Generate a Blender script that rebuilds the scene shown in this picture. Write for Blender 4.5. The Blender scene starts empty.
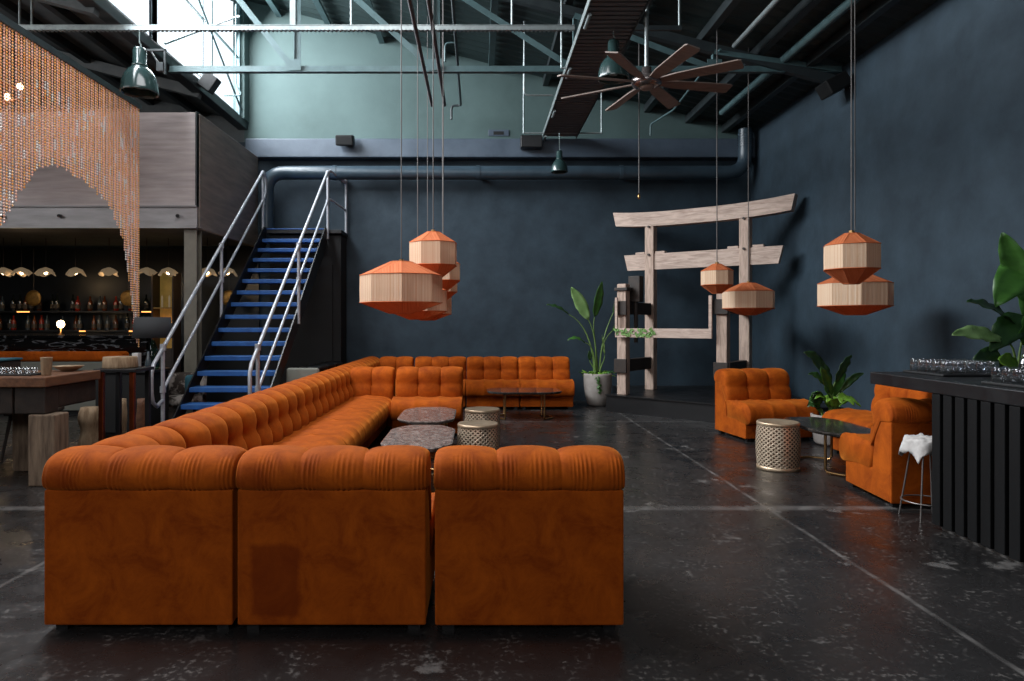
import bpy, bmesh, math, random
from mathutils import Vector, Matrix, noise
R = math.radians
PI = math.pi
random.seed(7)
scene = bpy.context.scene
COL = scene.collection

# ------------------------------------------------------------------ camera
cam_d = bpy.data.cameras.new('camera')
cam_d.sensor_width = 36.0
cam_d.lens = 36.0 * 690 / 1024
cam_d.shift_x = 34 / 1024
cam_d.shift_y = -18.5 / 1024
cam_d.clip_start = 0.05
cam_d.clip_end = 200
cam = bpy.data.objects.new('camera', cam_d)
COL.objects.link(cam)
cam.location = (0, 0, 1.30)
cam.rotation_euler = (R(90), 0, 0)
scene.camera = cam

# ------------------------------------------------------------------ world, lights, exposure
world = bpy.data.worlds.new('overcast_sky')
scene.world = world
world.use_nodes = True
bgn = world.node_tree.nodes['Background']
bgn.inputs[0].default_value = (0.86, 0.94, 1.0, 1)
bgn.inputs[1].default_value = 1.6

def area(name, loc, target, sx, sy, energy, col=(1, 1, 1), spread=180):
    d = bpy.data.lights.new(name, 'AREA')
    d.shape = 'RECTANGLE'
    d.size = sx
    d.size_y = sy
    d.energy = energy
    d.color = col
    d.spread = R(spread)
    o = bpy.data.objects.new(name, d)
    COL.objects.link(o)
    o.location = loc
    o.rotation_euler = (Vector(target) - Vector(loc)).to_track_quat('-Z', 'Y').to_euler()
    return o
# daylight through the high side glazing
area('clerestory_daylight', (-4.35, 7.4, 5.75), (0.6, 6.9, 2.2), 7.2, 1.9, 1350, (0.93, 0.97, 1.0))
# unseen fill added overhead to light the tops in the near hall
area('overhead_fill', (-1.8, 4.3, 5.92), (-3.3, 4.3, 0.15), 3.0, 2.6, 195, (0.98, 0.98, 1.0))
# fill added to brighten the left bay, whose own glazing is unseen
area('left_bay_fill', (-8.2, 5.5, 4.2), (-4.2, 6.5, 4.0), 8.0, 2.0, 300, (0.97, 0.98, 1.0))
# fill added behind the camera to light the faces turned towards it
area('front_fill', (-1.8, -3.42, 3.7), (-1.8, 5.0, 2.6), 5.6, 2.4, 200, (0.98, 0.98, 1.0))

scene.view_settings.view_transform = 'Standard'
scene.view_settings.look = 'None'
scene.view_settings.gamma = 1.0
scene.view_settings.use_curve_mapping = False
scene.view_settings.exposure = 0.0
try:
    scene.cycles.use_denoising = True
    scene.cycles.max_bounces = 8
    scene.cycles.diffuse_bounces = 4
    scene.cycles.glossy_bounces = 4
    scene.cycles.transparent_max_bounces = 24
    scene.cycles.transmission_bounces = 6
    scene.cycles.caustics_reflective = False
    scene.cycles.caustics_refractive = False
    scene.cycles.sample_clamp_indirect = 6
except Exception:
    pass

# ------------------------------------------------------------------ mesh builder
class MB:
    def __init__(s):
        s.v = []; s.f = []; s.sm = []; s.uv = []
    def add(s, verts, faces, smooth=False, uvs=None, M=None):
        o = len(s.v)
        if M is not None:
            verts = [M @ Vector(p) for p in verts]
        s.v.extend([tuple(p) for p in verts])
        for i, fc in enumerate(faces):
            s.f.append(tuple(a + o for a in fc))
            s.sm.append(smooth)
            s.uv.append(uvs[i] if uvs else None)
        return s
    def box(s, x0, x1, y0, y1, z0, z1, M=None):
        v = [(x0,y0,z0),(x1,y0,z0),(x1,y1,z0),(x0,y1,z0),(x0,y0,z1),(x1,y0,z1),(x1,y1,z1),(x0,y1,z1)]
        f = [(0,3,2,1),(4,5,6,7),(0,1,5,4),(1,2,6,5),(2,3,7,6),(3,0,4,7)]
        return s.add(v, f, M=M)
    def rbox(s, x0, x1, y0, y1, z0, z1, b=0.01, seg=2, M=None, smooth=False):
        bm = bmesh.new()
        bmesh.ops.create_cube(bm, size=1)
        for v in bm.verts:
            v.co = Vector(((x0+x1)/2 + v.co.x*(x1-x0), (y0+y1)/2 + v.co.y*(y1-y0), (z0+z1)/2 + v.co.z*(z1-z0)))
        bmesh.ops.bevel(bm, geom=bm.edges[:], offset=b, segments=seg, profile=0.5, affect='EDGES')
        return s.dump(bm, M, smooth)
    def dump(s, bm, M=None, smooth=False):
        bm.verts.index_update()
        v = [tuple(x.co) for x in bm.verts]
        f = [tuple(x.index for x in fc.verts) for fc in bm.faces]
        bm.free()
        return s.add(v, f, smooth, M=M)
    def cyl(s, p0, p1, r0, r1=None, n=14, caps=True, smooth=True):
        r1 = r0 if r1 is None else r1
        p0 = Vector(p0); p1 = Vector(p1)
        d = (p1 - p0).normalized()
        a = d.orthogonal().normalized(); b = d.cross(a)
        v = []
        for p, r in ((p0, r0), (p1, r1)):
            for i in range(n):
                t = 2*PI*i/n
                v.append(p + a*(r*math.cos(t)) + b*(r*math.sin(t)))
        s.add(v, [(i, (i+1) % n, n+(i+1) % n, n+i) for i in range(n)], smooth)
        if caps:
            s.add(v[:n], [tuple(range(n-1, -1, -1))])
            s.add(v[n:], [tuple(range(n))])
        return s
    def tube(s, pts, r, n=8, closed=False, caps=True):
        pts = [Vector(p) for p in pts]
        m = len(pts)
        rr = r if isinstance(r, (list, tuple)) else [r]*m
        tang = []
        for i in range(m):
            if closed:
                t = pts[(i+1) % m] - pts[i-1]
            else:
                t = pts[min(i+1, m-1)] - pts[max(i-1, 0)]
            tang.append(t.normalized())
        a = tang[0].orthogonal().normalized()
        v = []
        for i in range(m):
            t = tang[i]
            a = (a - t*a.dot(t))
            if a.length < 1e-6: a = t.orthogonal()
            a.normalize()
            b = t.cross(a)
            for k in range(n):
                an = 2*PI*k/n
                v.append(pts[i] + a*(rr[i]*math.cos(an)) + b*(rr[i]*math.sin(an)))
        f = []
        for i in range(m if closed else m-1):
            j = (i+1) % m
            for k in range(n):
                f.append((i*n+k, i*n+(k+1) % n, j*n+(k+1) % n, j*n+k))
        s.add(v, f, True)
        if caps and not closed:
            s.add(v[:n], [tuple(range(n-1, -1, -1))])
            s.add(v[-n:], [tuple(range(n))])
        return s
    def lathe(s, prof, n=24, c=(0,0,0), smooth=True, uvn=(1, 1), a0=0.0, closed=False):
        v = []; f = []; uv = []
        m = len(prof)
        for (r, z) in prof:
            for k in range(n):
                t = a0 + 2*PI*k/n
                v.append((c[0] + r*math.cos(t), c[1] + r*math.sin(t), c[2] + z))
        for i in range(m if closed else m-1):
            j = (i+1) % m
            for k in range(n):
                k2 = (k+1) % n
                f.append((i*n+k, i*n+k2, j*n+k2, j*n+k))
                u0, u1 = k/n*uvn[0], (k+1)/n*uvn[0]
                w0, w1 = i/(m-1)*uvn[1], (i+1)/(m-1)*uvn[1]
                uv.append([(u0,w0),(u1,w0),(u1,w1),(u0,w1)])
        return s.add(v, f, smooth, uv)
    def prism(s, poly, h0, h1, plane='XY', M=None):
        # poly counter-clockwise in the given plane, extruded along the third axis
        def P(a, b, h):
            return {'XY': (a, b, h), 'YZ': (h, a, b), 'XZ': (a, -h, b)}[plane]
        n = len(poly)
        v = [P(a, b, h0) for a, b in poly] + [P(a, b, h1) for a, b in poly]
        f = [tuple(range(n-1, -1, -1)), tuple(range(n, 2*n))]
        f += [(i, (i+1) % n, n+(i+1) % n, n+i) for i in range(n)]
        return s.add(v, f, M=M)
    def bar(s, p0, p1, w, h, up=(0,0,1)):
        p0 = Vector(p0); p1 = Vector(p1)
        d = (p1-p0); L = d.length; d.normalize()
        u = Vector(up)
        if abs(d.dot(u)) > 0.99: u = Vector((0,1,0))
        x = d.cross(u).normalized(); z = x.cross(d)
        M = Matrix(((x.x, d.x, z.x, p0.x), (x.y, d.y, z.y, p0.y), (x.z, d.z, z.z, p0.z), (0,0,0,1)))
        return s.box(-w/2, w/2, 0, L, -h/2, h/2, M=M)
    def angle_iron(s, p0, p1, w, t=0.008, up=(0,0,1), flip=1):
        p0 = Vector(p0); p1 = Vector(p1)
        d = (p1-p0); L = d.length; d.normalize()
        u = Vector(up)
        if abs(d.dot(u)) > 0.99: u = Vector((0,1,0))
        x = d.cross(u).normalized()*flip; z = u - d*u.dot(d); z.normalize()
        M = Matrix(((x.x, d.x, z.x, p0.x), (x.y, d.y, z.y, p0.y), (x.z, d.z, z.z, p0.z), (0,0,0,1)))
        s.box(-w/2, w/2, 0, L, -t, 0, M=M)
        s.box(-t/2, t/2, 0, L, 0, w, M=M)
        return s
    def build(s, name, m, parent=None, loc=None, rotz=0):
        me = bpy.data.meshes.new(name)
        me.from_pydata(s.v, [], s.f)
        me.polygons.foreach_set('use_smooth', s.sm)
        if any(u is not None for u in s.uv):
            ul = me.uv_layers.new(name='UVMap')
            i = 0
            for fc, u in zip(s.f, s.uv):
                for k in range(len(fc)):
                    ul.data[i].uv = u[k] if u else (0, 0)
                    i += 1
        me.materials.append(m)
        me.update()
        o = bpy.data.objects.new(name, me)
        COL.objects.link(o)
        if parent is not None: o.parent = parent
        if loc is not None: o.location = loc
        o.rotation_euler = (0, 0, rotz)
        return o

def tag(o, label, cat, group=None, kind=None):
    o['label'] = label
    o['category'] = cat
    if group: o['group'] = group
    if kind: o['kind'] = kind
    return o
def thing(name, label, cat, loc=(0,0,0), rotz=0, group=None):
    o = bpy.data.objects.new(name, None)
    o.empty_display_size = 0.1
    COL.objects.link(o)
    o.location = loc
    o.rotation_euler = (0, 0, rotz)
    return tag(o, label, cat, group)
def struct(name, mb, m):
    o = mb.build(name, m)
    o['kind'] = 'structure'
    return o
def dup(root, loc, rotz=0, label=None, group=None, scale=None):
    r = root.copy(); COL.objects.link(r)
    r.location = loc; r.rotation_euler = (0, 0, rotz)
    if scale: r.scale = (scale, scale, scale)
    if label: r['label'] = label
    if group: r['group'] = group
    for ch in list(root.children):
        c = ch.copy(); COL.objects.link(c); c.parent = r
        for g in ch.children:
            d = g.copy(); COL.objects.link(d); d.parent = c
    return r

# ------------------------------------------------------------------ materials
def lin(h):
    h = h.lstrip('#')
    c = [int(h[i:i+2], 16)/255 for i in (0, 2, 4)]
    return tuple(x/12.92 if x <= 0.04045 else ((x+0.055)/1.055)**2.4 for x in c)

def mat(name, c1, c2=None, rough=0.6, metal=0.0, scale=6.0, detail=6.0, bump=0.0, bscale=None,
        stretch=(1,1,1), sheen=0.0, spec=0.5, rough2=None, lo=0.35, hi=0.65, emit=None, estr=0.0, coat=0.0, dist=0.0, sheen_tint=None):
    m = bpy.data.materials.new(name); m.use_nodes = True
    nt = m.node_tree; N = nt.nodes; L = nt.links
    b = N['Principled BSDF']
    b.inputs['Base Color'].default_value = (*c1, 1)
    b.inputs['Roughness'].default_value = rough
    b.inputs['Metallic'].default_value = metal
    b.inputs['Specular IOR Level'].default_value = spec
    b.inputs['Coat Weight'].default_value = coat
    if sheen:
        b.inputs['Sheen Weight'].default_value = sheen
        b.inputs['Sheen Roughness'].default_value = 0.4
        b.inputs['Sheen Tint'].default_value = (*(sheen_tint or c1), 1)
    if emit:
        b.inputs['Emission Color'].default_value = (*emit, 1)
        b.inputs['Emission Strength'].default_value = estr
    if c2 or bump or rough2 is not None:
        tc = N.new('ShaderNodeTexCoord'); mp = N.new('ShaderNodeMapping')
        mp.inputs['Scale'].default_value = stretch
        L.new(tc.outputs['Object'], mp.inputs['Vector'])
        nz = N.new('ShaderNodeTexNoise')
        nz.inputs['Scale'].default_value = scale
        nz.inputs['Detail'].default_value = detail
        nz.inputs['Roughness'].default_value = 0.6
        nz.inputs['Distortion'].default_value = dist
        L.new(mp.outputs[0], nz.inputs['Vector'])
        mr = N.new('ShaderNodeMapRange')
        mr.inputs['From Min'].default_value = lo; mr.inputs['From Max'].default_value = hi
        L.new(nz.outputs['Fac'], mr.inputs['Value'])
        if c2:
            mx = N.new('ShaderNodeMix'); mx.data_type = 'RGBA'
            mx.inputs['A'].default_value = (*c1, 1); mx.inputs['B'].default_value = (*c2, 1)
            L.new(mr.outputs['Result'], mx.inputs['Factor'])
            L.new(mx.outputs['Result'], b.inputs['Base Color'])
        if rough2 is not None:
            m2 = N.new('ShaderNodeMapRange')
            m2.inputs['To Min'].default_value = rough; m2.inputs['To Max'].default_value = rough2
            L.new(mr.outputs['Result'], m2.inputs['Value'])
            L.new(m2.outputs['Result'], b.inputs['Roughness'])
        if bump:
            nb = nz
            if bscale:
                nb = N.new('ShaderNodeTexNoise'); nb.inputs['Scale'].default_value = bscale
                nb.inputs['Detail'].default_value = 5
                L.new(mp.outputs[0], nb.inputs['Vector'])
            bp = N.new('ShaderNodeBump'); bp.inputs['Strength'].default_value = bump
            bp.inputs['Distance'].default_value = 0.02
            L.new(nb.outputs['Fac'], bp.inputs['Height'])
            L.new(bp.outputs['Normal'], b.inputs['Normal'])
    return m

M = {}
VO = lin('#b5560f'); VO2 = lin('#853606')
M['velvet'] = mat('orange_velvet', VO, VO2, rough=0.85, scale=5.5, detail=12, bump=0.06, bscale=140, sheen=0.5, spec=0.15, dist=0.6, sheen_tint=lin('#ff9a3c'))
for n_ in M['velvet'].node_tree.nodes:
    if n_.type == 'TEX_NOISE' and n_.inputs['Scale'].default_value < 20: n_.inputs['Roughness'].default_value = 0.74
M['feet'] = mat('black_plastic', lin('#101012'), rough=0.5)
M['navy'] = mat('navy_plaster', lin('#2d3d48'), lin('#23313b'), rough=0.62, scale=2.2, detail=12, bump=0.25, bscale=9, rough2=0.75, spec=0.4)
M['navy_beam'] = mat('navy_beam_paint', lin('#46525f'), lin('#3a4653'), rough=0.5, scale=3, detail=8, bump=0.1, bscale=14)
M['teal_wall'] = mat('teal_plaster', lin('#4a5e5d'), lin('#3f5251'), rough=0.75, scale=1.2, detail=8, bump=0.1, bscale=10)
M['roof'] = mat('teal_roof_sheet', lin('#283838'), lin('#202f2f'), rough=0.6, scale=2, detail=6)
M['steel_teal'] = mat('teal_painted_steel', lin('#4f676a'), lin('#435a5c'), rough=0.45, scale=8)
M['steel_pale'] = mat('pale_galvanised_steel', lin('#9aa4a4'), lin('#868f90'), rough=0.4, metal=0.5, scale=20)
M['steel_dark'] = mat('dark_steel', lin('#2a3234'), lin('#20272a'), rough=0.5, scale=8)
M['rust_steel'] = mat('brown_steel_pipe', lin('#51494a'), lin('#3c3839'), rough=0.5, scale=12)
M['chrome'] = mat('silver_painted_tube', lin('#b9bcc2'), lin('#a6a9b0'), rough=0.38, metal=0.35, scale=16)
M['pipe'] = mat('navy_pipe_paint', lin('#36454f'), lin('#2e3c46'), rough=0.32, scale=5)
M['lean_roof'] = mat('dark_lining_board', lin('#5a5e5f'), lin('#484d4f'), rough=0.7, scale=4)
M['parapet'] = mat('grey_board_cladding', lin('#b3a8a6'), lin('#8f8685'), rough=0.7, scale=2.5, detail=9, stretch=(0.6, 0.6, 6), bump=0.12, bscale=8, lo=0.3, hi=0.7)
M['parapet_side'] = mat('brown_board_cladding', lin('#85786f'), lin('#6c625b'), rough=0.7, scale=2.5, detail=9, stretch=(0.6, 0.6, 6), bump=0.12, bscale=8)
M['channel'] = mat('grey_steel_channel', lin('#8f8c8d'), lin('#7a7778'), rough=0.45, scale=4, stretch=(0.5, 1, 3))
M['column'] = mat('khaki_column_paint', lin('#6f6a5e'), lin('#5f5b50'), rough=0.5, scale=5)
M['blue'] = mat('blue_tread_paint', lin('#2b5f9f'), lin('#234f88'), rough=0.45, scale=10, bump=0.05)
M['black'] = mat('black_paint', lin('#141416'), lin('#0e0e10'), rough=0.45, scale=6)
M['black_matte'] = mat('matte_black', lin('#0d0d0e'), rough=0.8)
M['stage'] = mat('black_stage_board', lin('#1a1a1b'), lin('#121213'), rough=0.3, rough2=0.45, scale=5)
M['wood_pale'] = mat('weathered_pale_timber', lin('#c4aea0'), lin('#8d776a'), rough=0.8, scale=3.0, detail=10, stretch=(1.2, 9, 9), bump=0.3, bscale=8, lo=0.4, hi=0.75, dist=0.8)
M['wood_post'] = mat('weathered_pale_post', lin('#c0a898'), lin('#8b7568'), rough=0.8, scale=3.0, detail=10, stretch=(9, 9, 1.2), bump=0.3, bscale=8, lo=0.4, hi=0.75, dist=0.8)
M['wood_mid'] = mat('brown_timber', lin('#7a5238'), lin('#5a3a27'), rough=0.6, scale=4, detail=9, stretch=(6, 1, 6), bump=0.15, bscale=8)
M['wood_dark'] = mat('dark_timber', lin('#33271f'), lin('#211914'), rough=0.65, scale=4, detail=9, stretch=(2, 2, 2), bump=0.2, bscale=8)
M['wood_leg'] = mat('rough_grey_brown_timber', lin('#8c7762'), lin('#5c4b3c'), rough=0.8, scale=4, detail=10, stretch=(7, 7, 0.8), bump=0.35, bscale=8)
M['wood_log'] = mat('pale_log', lin('#b39a7c'), lin('#7f664c'), rough=0.8, scale=5, detail=9, stretch=(4, 4, 0.8), bump=0.3)
M['rusty_iron'] = mat('dark_brown_iron', lin('#33271f'), lin('#231c18'), rough=0.6, scale=10)
M['copper'] = mat('copper_tube', lin('#9a4f2c'), lin('#7c3c20'), rough=0.28, metal=0.9, scale=8)
M['brass'] = mat('brass_tube', lin('#b08a5c'), rough=0.3, metal=0.95)
M['gold'] = mat('aged_gold_disc', lin('#96753a'), lin('#6d5226'), rough=0.45, metal=0.6, scale=20)
M['lamp_green'] = mat('green_enamel', lin('#2c4141'), lin('#263938'), rough=0.22, scale=6, coat=0.4)
M['lamp_cap'] = mat('galvanised_cap', lin('#73807f'), rough=0.35, metal=0.6)
M['fan_blade'] = mat('brown_fan_blade', lin('#8a7a70'), lin('#76675f'), rough=0.5, scale=5, stretch=(1, 6, 1))
M['fan_hub'] = mat('nickel_hub', lin('#8b8280'), rough=0.25, metal=0.8)
M['slat_wood'] = mat('brown_slat', lin('#686c6e'), lin('#54585a'), rough=0.7, scale=6, stretch=(1, 8, 8))
M['cord'] = mat('dark_cord', lin('#5a5654'), rough=0.7)
M['pot'] = mat('pale_concrete_pot', lin('#a59d96'), lin('#918983'), rough=0.8, scale=8, bump=0.06)
M['soil'] = mat('dark_soil', lin('#2b241d'), rough=0.95)
M['leaf'] = mat('green_leaf', lin('#3f6b2a'), lin('#2f5520'), rough=0.38, scale=5, stretch=(1, 1, 3))
M['leaf_pale'] = mat('pale_green_leaf', lin('#86a86a'), lin('#6f9352'), rough=0.4, scale=6)
M['leaf_lime'] = mat('lime_green_leaf', lin('#79a336'), lin('#5f8a2a'), rough=0.4, scale=6)
M['leaf_dark'] = mat('deep_green_leaf', lin('#2c4c24'), lin('#213c1b'), rough=0.35, scale=5)
M['stem'] = mat('green_stem', lin('#6d8a45'), lin('#5b773a'), rough=0.5, scale=8)
M['white_cloth'] = mat('white_cloth', lin('#cfcac6'), lin('#b5b0ac'), rough=0.9, scale=8, bump=0.1, bscale=60)
M['bar_board'] = mat('blue_black_bar_board', lin('#141a20'), lin('#0d1115'), rough=0.35, scale=3)
M['wire'] = mat('brushed_wire', lin('#8c8682'), rough=0.35, metal=0.8)
M['tray'] = mat('black_rubber_tray', lin('#0c0c0d'), rough=0.6)
M['counter'] = mat('black_counter_top', lin('#121214'), lin('#0c0c0e'), rough=0.35, rough2=0.5, scale=7)
M['slat'] = mat('black_stained_slat', lin('#0a0a0b'), lin('#060607'), rough=0.6, spec=0.25, scale=8, stretch=(3, 3, 0.4))
M['shade_black'] = mat('charcoal_lampshade', lin('#3a3b3d'), rough=0.9)
M['cushion_grey'] = mat('pale_grey_upholstery', lin('#77786f'), rough=0.85, bump=0.05, scale=40)
M['cushion_teal'] = mat('teal_velvet', lin('#2c6474'), lin('#224f5c'), rough=0.8, sheen=0.5, scale=10)
M['hide'] = mat('mottled_hide', lin('#a39a92'), lin('#3a302a'), rough=0.9, scale=7, lo=0.45, hi=0.55)
M['speaker'] = mat('black_speaker_shell', lin('#0b0c0d'), rough=0.6, spec=0.3)
M['vinyl'] = mat('grey_skirting', lin('#55524f'), rough=0.6)

def glass_mat(name, col=(1,1,1), gloss=0.12, rough=0.02, base=0.03):
    m = bpy.data.materials.new(name); m.use_nodes = True
    nt = m.node_tree; N = nt.nodes; L = nt.links
    N.remove(N['Principled BSDF'])
    out = N['Material Output']
    t = N.new('ShaderNodeBsdfTransparent'); t.inputs[0].default_value = (*col, 1)
    g = N.new('ShaderNodeBsdfGlossy'); g.inputs['Roughness'].default_value = rough
    lw = N.new('ShaderNodeLayerWeight'); lw.inputs['Blend'].default_value = 0.5
    pw = N.new('ShaderNodeMath'); pw.operation = 'POWER'; pw.inputs[1].default_value = 3.0
    L.new(lw.outputs['Facing'], pw.inputs[0])
    fr = N.new('ShaderNodeMath'); fr.operation = 'MULTIPLY_ADD'; fr.inputs[1].default_value = gloss; fr.inputs[2].default_value = base
    L.new(pw.outputs[0], fr.inputs[0])
    mx = N.new('ShaderNodeMixShader')
    L.new(fr.outputs[0], mx.inputs[0]); L.new(t.outputs[0], mx.inputs[1]); L.new(g.outputs[0], mx.inputs[2])
    L.new(mx.outputs[0], out.inputs['Surface'])
    return m
M['pane'] = glass_mat('window_glass', (0.98, 0.99, 1.0), 0.1)
M['glass'] = glass_mat('tumbler_glass', (0.97, 0.98, 0.99), 0.55, 0.08, 0.16)
M['glass_green'] = glass_mat('green_bottle_glass', (0.35, 0.6, 0.52), 0.4, 0.05)
M['bottle_amber'] = mat('amber_bottle_glass', lin('#5a2c10'), rough=0.1, spec=0.8)
M['bottle_dark'] = mat('dark_bottle_glass', lin('#141b18'), rough=0.08, spec=0.8)
M['bottle_red'] = mat('red_bottle_glass', lin('#8a2110'), rough=0.1, spec=0.8)
M['bottle_clear'] = mat('pale_bottle_glass', lin('#3d474c'), rough=0.08, spec=0.8)
M['label_cream'] = mat('dark_bottle_label', lin('#4a4238'), rough=0.8)
M['bulb'] = mat('glowing_bulb', (1, 0.8, 0.5), emit=(1, 0.68, 0.34), estr=14)
M['petal'] = mat('frosted_glass_petal', lin('#8c7c66'), rough=0.4, emit=(1, 0.72, 0.42), estr=0.12)
M['led'] = mat('amber_shelf_light', (1, 0.5, 0.15), emit=(1, 0.42, 0.1), estr=2.2)
M['doorway_glow'] = mat('amber_doorway_glow', lin('#a07a2a'), lin('#6d5018'), rough=0.6, scale=4, emit=(0.6, 0.4, 0.1), estr=0.12)  # faint glow put into the panel for a yellow-lit room beyond

def stripes(name, c1, c2, ucount, rough=0.8, translucent=0.25):
    """strings side by side around a shade: one UV unit of u per string"""
    m = bpy.data.materials.new(name); m.use_nodes = True
    nt = m.node_tree; N = nt.nodes; L = nt.links
    b = N['Principled BSDF']; b.inputs['Roughness'].default_value = rough
    b.inputs['Specular IOR Level'].default_value = 0.2
    uv = N.new('ShaderNodeUVMap'); sp = N.new('ShaderNodeSeparateXYZ')
    L.new(uv.outputs[0], sp.inputs[0])
    mu = N.new('ShaderNodeMath'); mu.operation = 'MULTIPLY'; mu.inputs[1].default_value = ucount*2*PI
    L.new(sp.outputs[0], mu.inputs[0])
    sn = N.new('ShaderNodeMath'); sn.operation = 'SINE'; L.new(mu.outputs[0], sn.inputs[0])
    cx = N.new('ShaderNodeCombineXYZ')
    m8 = N.new('ShaderNodeMath'); m8.operation = 'MULTIPLY'; m8.inputs[1].default_value = ucount*0.6
    L.new(sp.outputs[0], m8.inputs[0]); L.new(m8.outputs[0], cx.inputs[0])
    nz = N.new('ShaderNodeTexNoise'); nz.inputs['Scale'].default_value = 1.0; nz.inputs['Detail'].default_value = 3
    L.new(cx.outputs[0], nz.inputs['Vector'])
    ad = N.new('ShaderNodeMath'); ad.operation = 'MULTIPLY_ADD'; ad.inputs[1].default_value = 0.18
    L.new(sn.outputs[0], ad.inputs[0]); L.new(nz.outputs['Fac'], ad.inputs[2])
    mr = N.new('ShaderNodeMapRange'); mr.inputs['From Min'].default_value = 0.3; mr.inputs['From Max'].default_value = 0.75
    L.new(ad.outputs[0], mr.inputs['Value'])
    mx = N.new('ShaderNodeMix'); mx.data_type = 'RGBA'
    mx.inputs['A'].default_value = (*c2, 1); mx.inputs['B'].default_value = (*c1, 1)
    L.new(mr.outputs['Result'], mx.inputs['Factor']); L.new(mx.outputs['Result'], b.inputs['Base Color'])
    bp = N.new('ShaderNodeBump'); bp.inputs['Strength'].default_value = 0.4; bp.inputs['Distance'].default_value = 0.004
    L.new(sn.outputs[0], bp.inputs['Height']); L.new(bp.outputs[0], b.inputs['Normal'])
    tr = N.new('ShaderNodeBsdfTranslucent'); L.new(mx.outputs['Result'], tr.inputs['Color'])
    ms = N.new('ShaderNodeMixShader'); ms.inputs[0].default_value = translucent
    L.new(b.outputs[0], ms.inputs[1]); L.new(tr.outputs[0], ms.inputs[2])
    L.new(ms.outputs[0], N['Material Output'].inputs['Surface'])
    return m
M['cream_string'] = stripes('cream_string', lin('#fbe6cd'), lin('#dfb48c'), 160)
M['rust_string'] = stripes('rust_string', lin('#e28a5c'), lin('#c46438'), 160)

def lattice(name):
    """pressed diamond lattice in brass sheet"""
    m = bpy.data.materials.new(name); m.use_nodes = True
    nt = m.node_tree; N = nt.nodes; L = nt.links
    b = N['Principled BSDF']; b.inputs['Metallic'].default_value = 0.6; b.inputs['Roughness'].default_value = 0.36
    uv = N.new('ShaderNodeUVMap'); sp = N.new('ShaderNodeSeparateXYZ'); L.new(uv.outputs[0], sp.inputs[0])
    def wave(op):
        a = N.new('ShaderNodeMath'); a.operation = op
        L.new(sp.outputs[0], a.inputs[0]); L.new(sp.outputs[1], a.inputs[1])
        k = N.new('ShaderNodeMath'); k.operation = 'MULTIPLY'; k.inputs[1].default_value = PI
        L.new(a.outputs[0], k.inputs[0])
        s_ = N.new('ShaderNodeMath'); s_.operation = 'SINE'; L.new(k.outputs[0], s_.inputs[0])
        ab = N.new('ShaderNodeMath'); ab.operation = 'ABSOLUTE'; L.new(s_.outputs[0], ab.inputs[0])
        return ab
    mn = N.new('ShaderNodeMath'); mn.operation = 'MINIMUM'
    L.new(wave('ADD').outputs[0], mn.inputs[0]); L.new(wave('SUBTRACT').outputs[0], mn.inputs[1])
    mr = N.new('ShaderNodeMapRange'); mr.inputs['From Min'].default_value = 0.50; mr.inputs['From Max'].default_value = 0.68
    L.new(mn.outputs[0], mr.inputs['Value'])
    mx = N.new('ShaderNodeMix'); mx.data_type = 'RGBA'
    mx.inputs['A'].default_value = (*lin('#ecd6bb'), 1); mx.inputs['B'].default_value = (*lin('#5a4330'), 1)
    L.new(mr.outputs['Result'], mx.inputs['Factor']); L.new(mx.outputs['Result'], b.inputs['Base Color'])
    bp = N.new('ShaderNodeBump'); bp.inputs['Strength'].default_value = 0.9; bp.inputs['Distance'].default_value = 0.008; bp.invert = True
    L.new(mr.outputs['Result'], bp.inputs['Height']); L.new(bp.outputs[0], b.inputs['Normal'])
    return m
M['lattice'] = lattice('brass_lattice')
M['brass_sheet'] = mat('brass_sheet', lin('#d6bfa2'), lin('#bfa688'), rough=0.38, metal=0.65, scale=10)

def marble(name, base, vein, scale=5, rough=0.18):
    m = bpy.data.materials.new(name); m.use_nodes = True
    nt = m.node_tree; N = nt.nodes; L = nt.links
    b = N['Principled BSDF']; b.inputs['Roughness'].default_value = rough
    tc = N.new('ShaderNodeTexCoord')
    nz = N.new('ShaderNodeTexNoise'); nz.inputs['Scale'].default_value = scale; nz.inputs['Detail'].default_value = 9
    nz.inputs['Distortion'].default_value = 1.4
    L.new(tc.outputs['Object'], nz.inputs['Vector'])
    vo = N.new('ShaderNodeTexVoronoi'); vo.feature = 'DISTANCE_TO_EDGE'; vo.inputs['Scale'].default_value = scale*1.6
    mxv = N.new('ShaderNodeMix'); mxv.data_type = 'RGBA'; mxv.inputs['Factor'].default_value = 0.3
    L.new(tc.outputs['Object'], mxv.inputs['A']); L.new(nz.outputs['Color'], mxv.inputs['B'])
    L.new(mxv.outputs['Result'], vo.inputs['Vector'])
    mr = N.new('ShaderNodeMapRange'); mr.inputs['From Min'].default_value = 0.0; mr.inputs['From Max'].default_value = 0.09
    mr.inputs['To Min'].default_value = 1; mr.inputs['To Max'].default_value = 0
    L.new(vo.outputs['Distance'], mr.inputs['Value'])
    mul = N.new('ShaderNodeMath'); mul.operation = 'MULTIPLY'; mul.use_clamp = True
    mr2 = N.new('ShaderNodeMapRange'); mr2.inputs['From Min'].default_value = 0.35; mr2.inputs['From Max'].default_value = 0.65
    L.new(nz.outputs['Fac'], mr2.inputs['Value'])
    L.new(mr.outputs['Result'], mul.inputs[0]); L.new(mr2.outputs['Result'], mul.inputs[1])
    mx = N.new('ShaderNodeMix'); mx.data_type = 'RGBA'
    mx.inputs['A'].default_value = (*base, 1); mx.inputs['B'].default_value = (*vein, 1)
    L.new(mul.outputs[0], mx.inputs['Factor']); L.new(mx.outputs['Result'], b.inputs['Base Color'])
    return m
M['marble'] = mat('grey_brown_marble', lin('#4d4340'), lin('#a2948c'), rough=0.2, scale=22, detail=10, lo=0.38, hi=0.68, dist=1.2)
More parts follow.
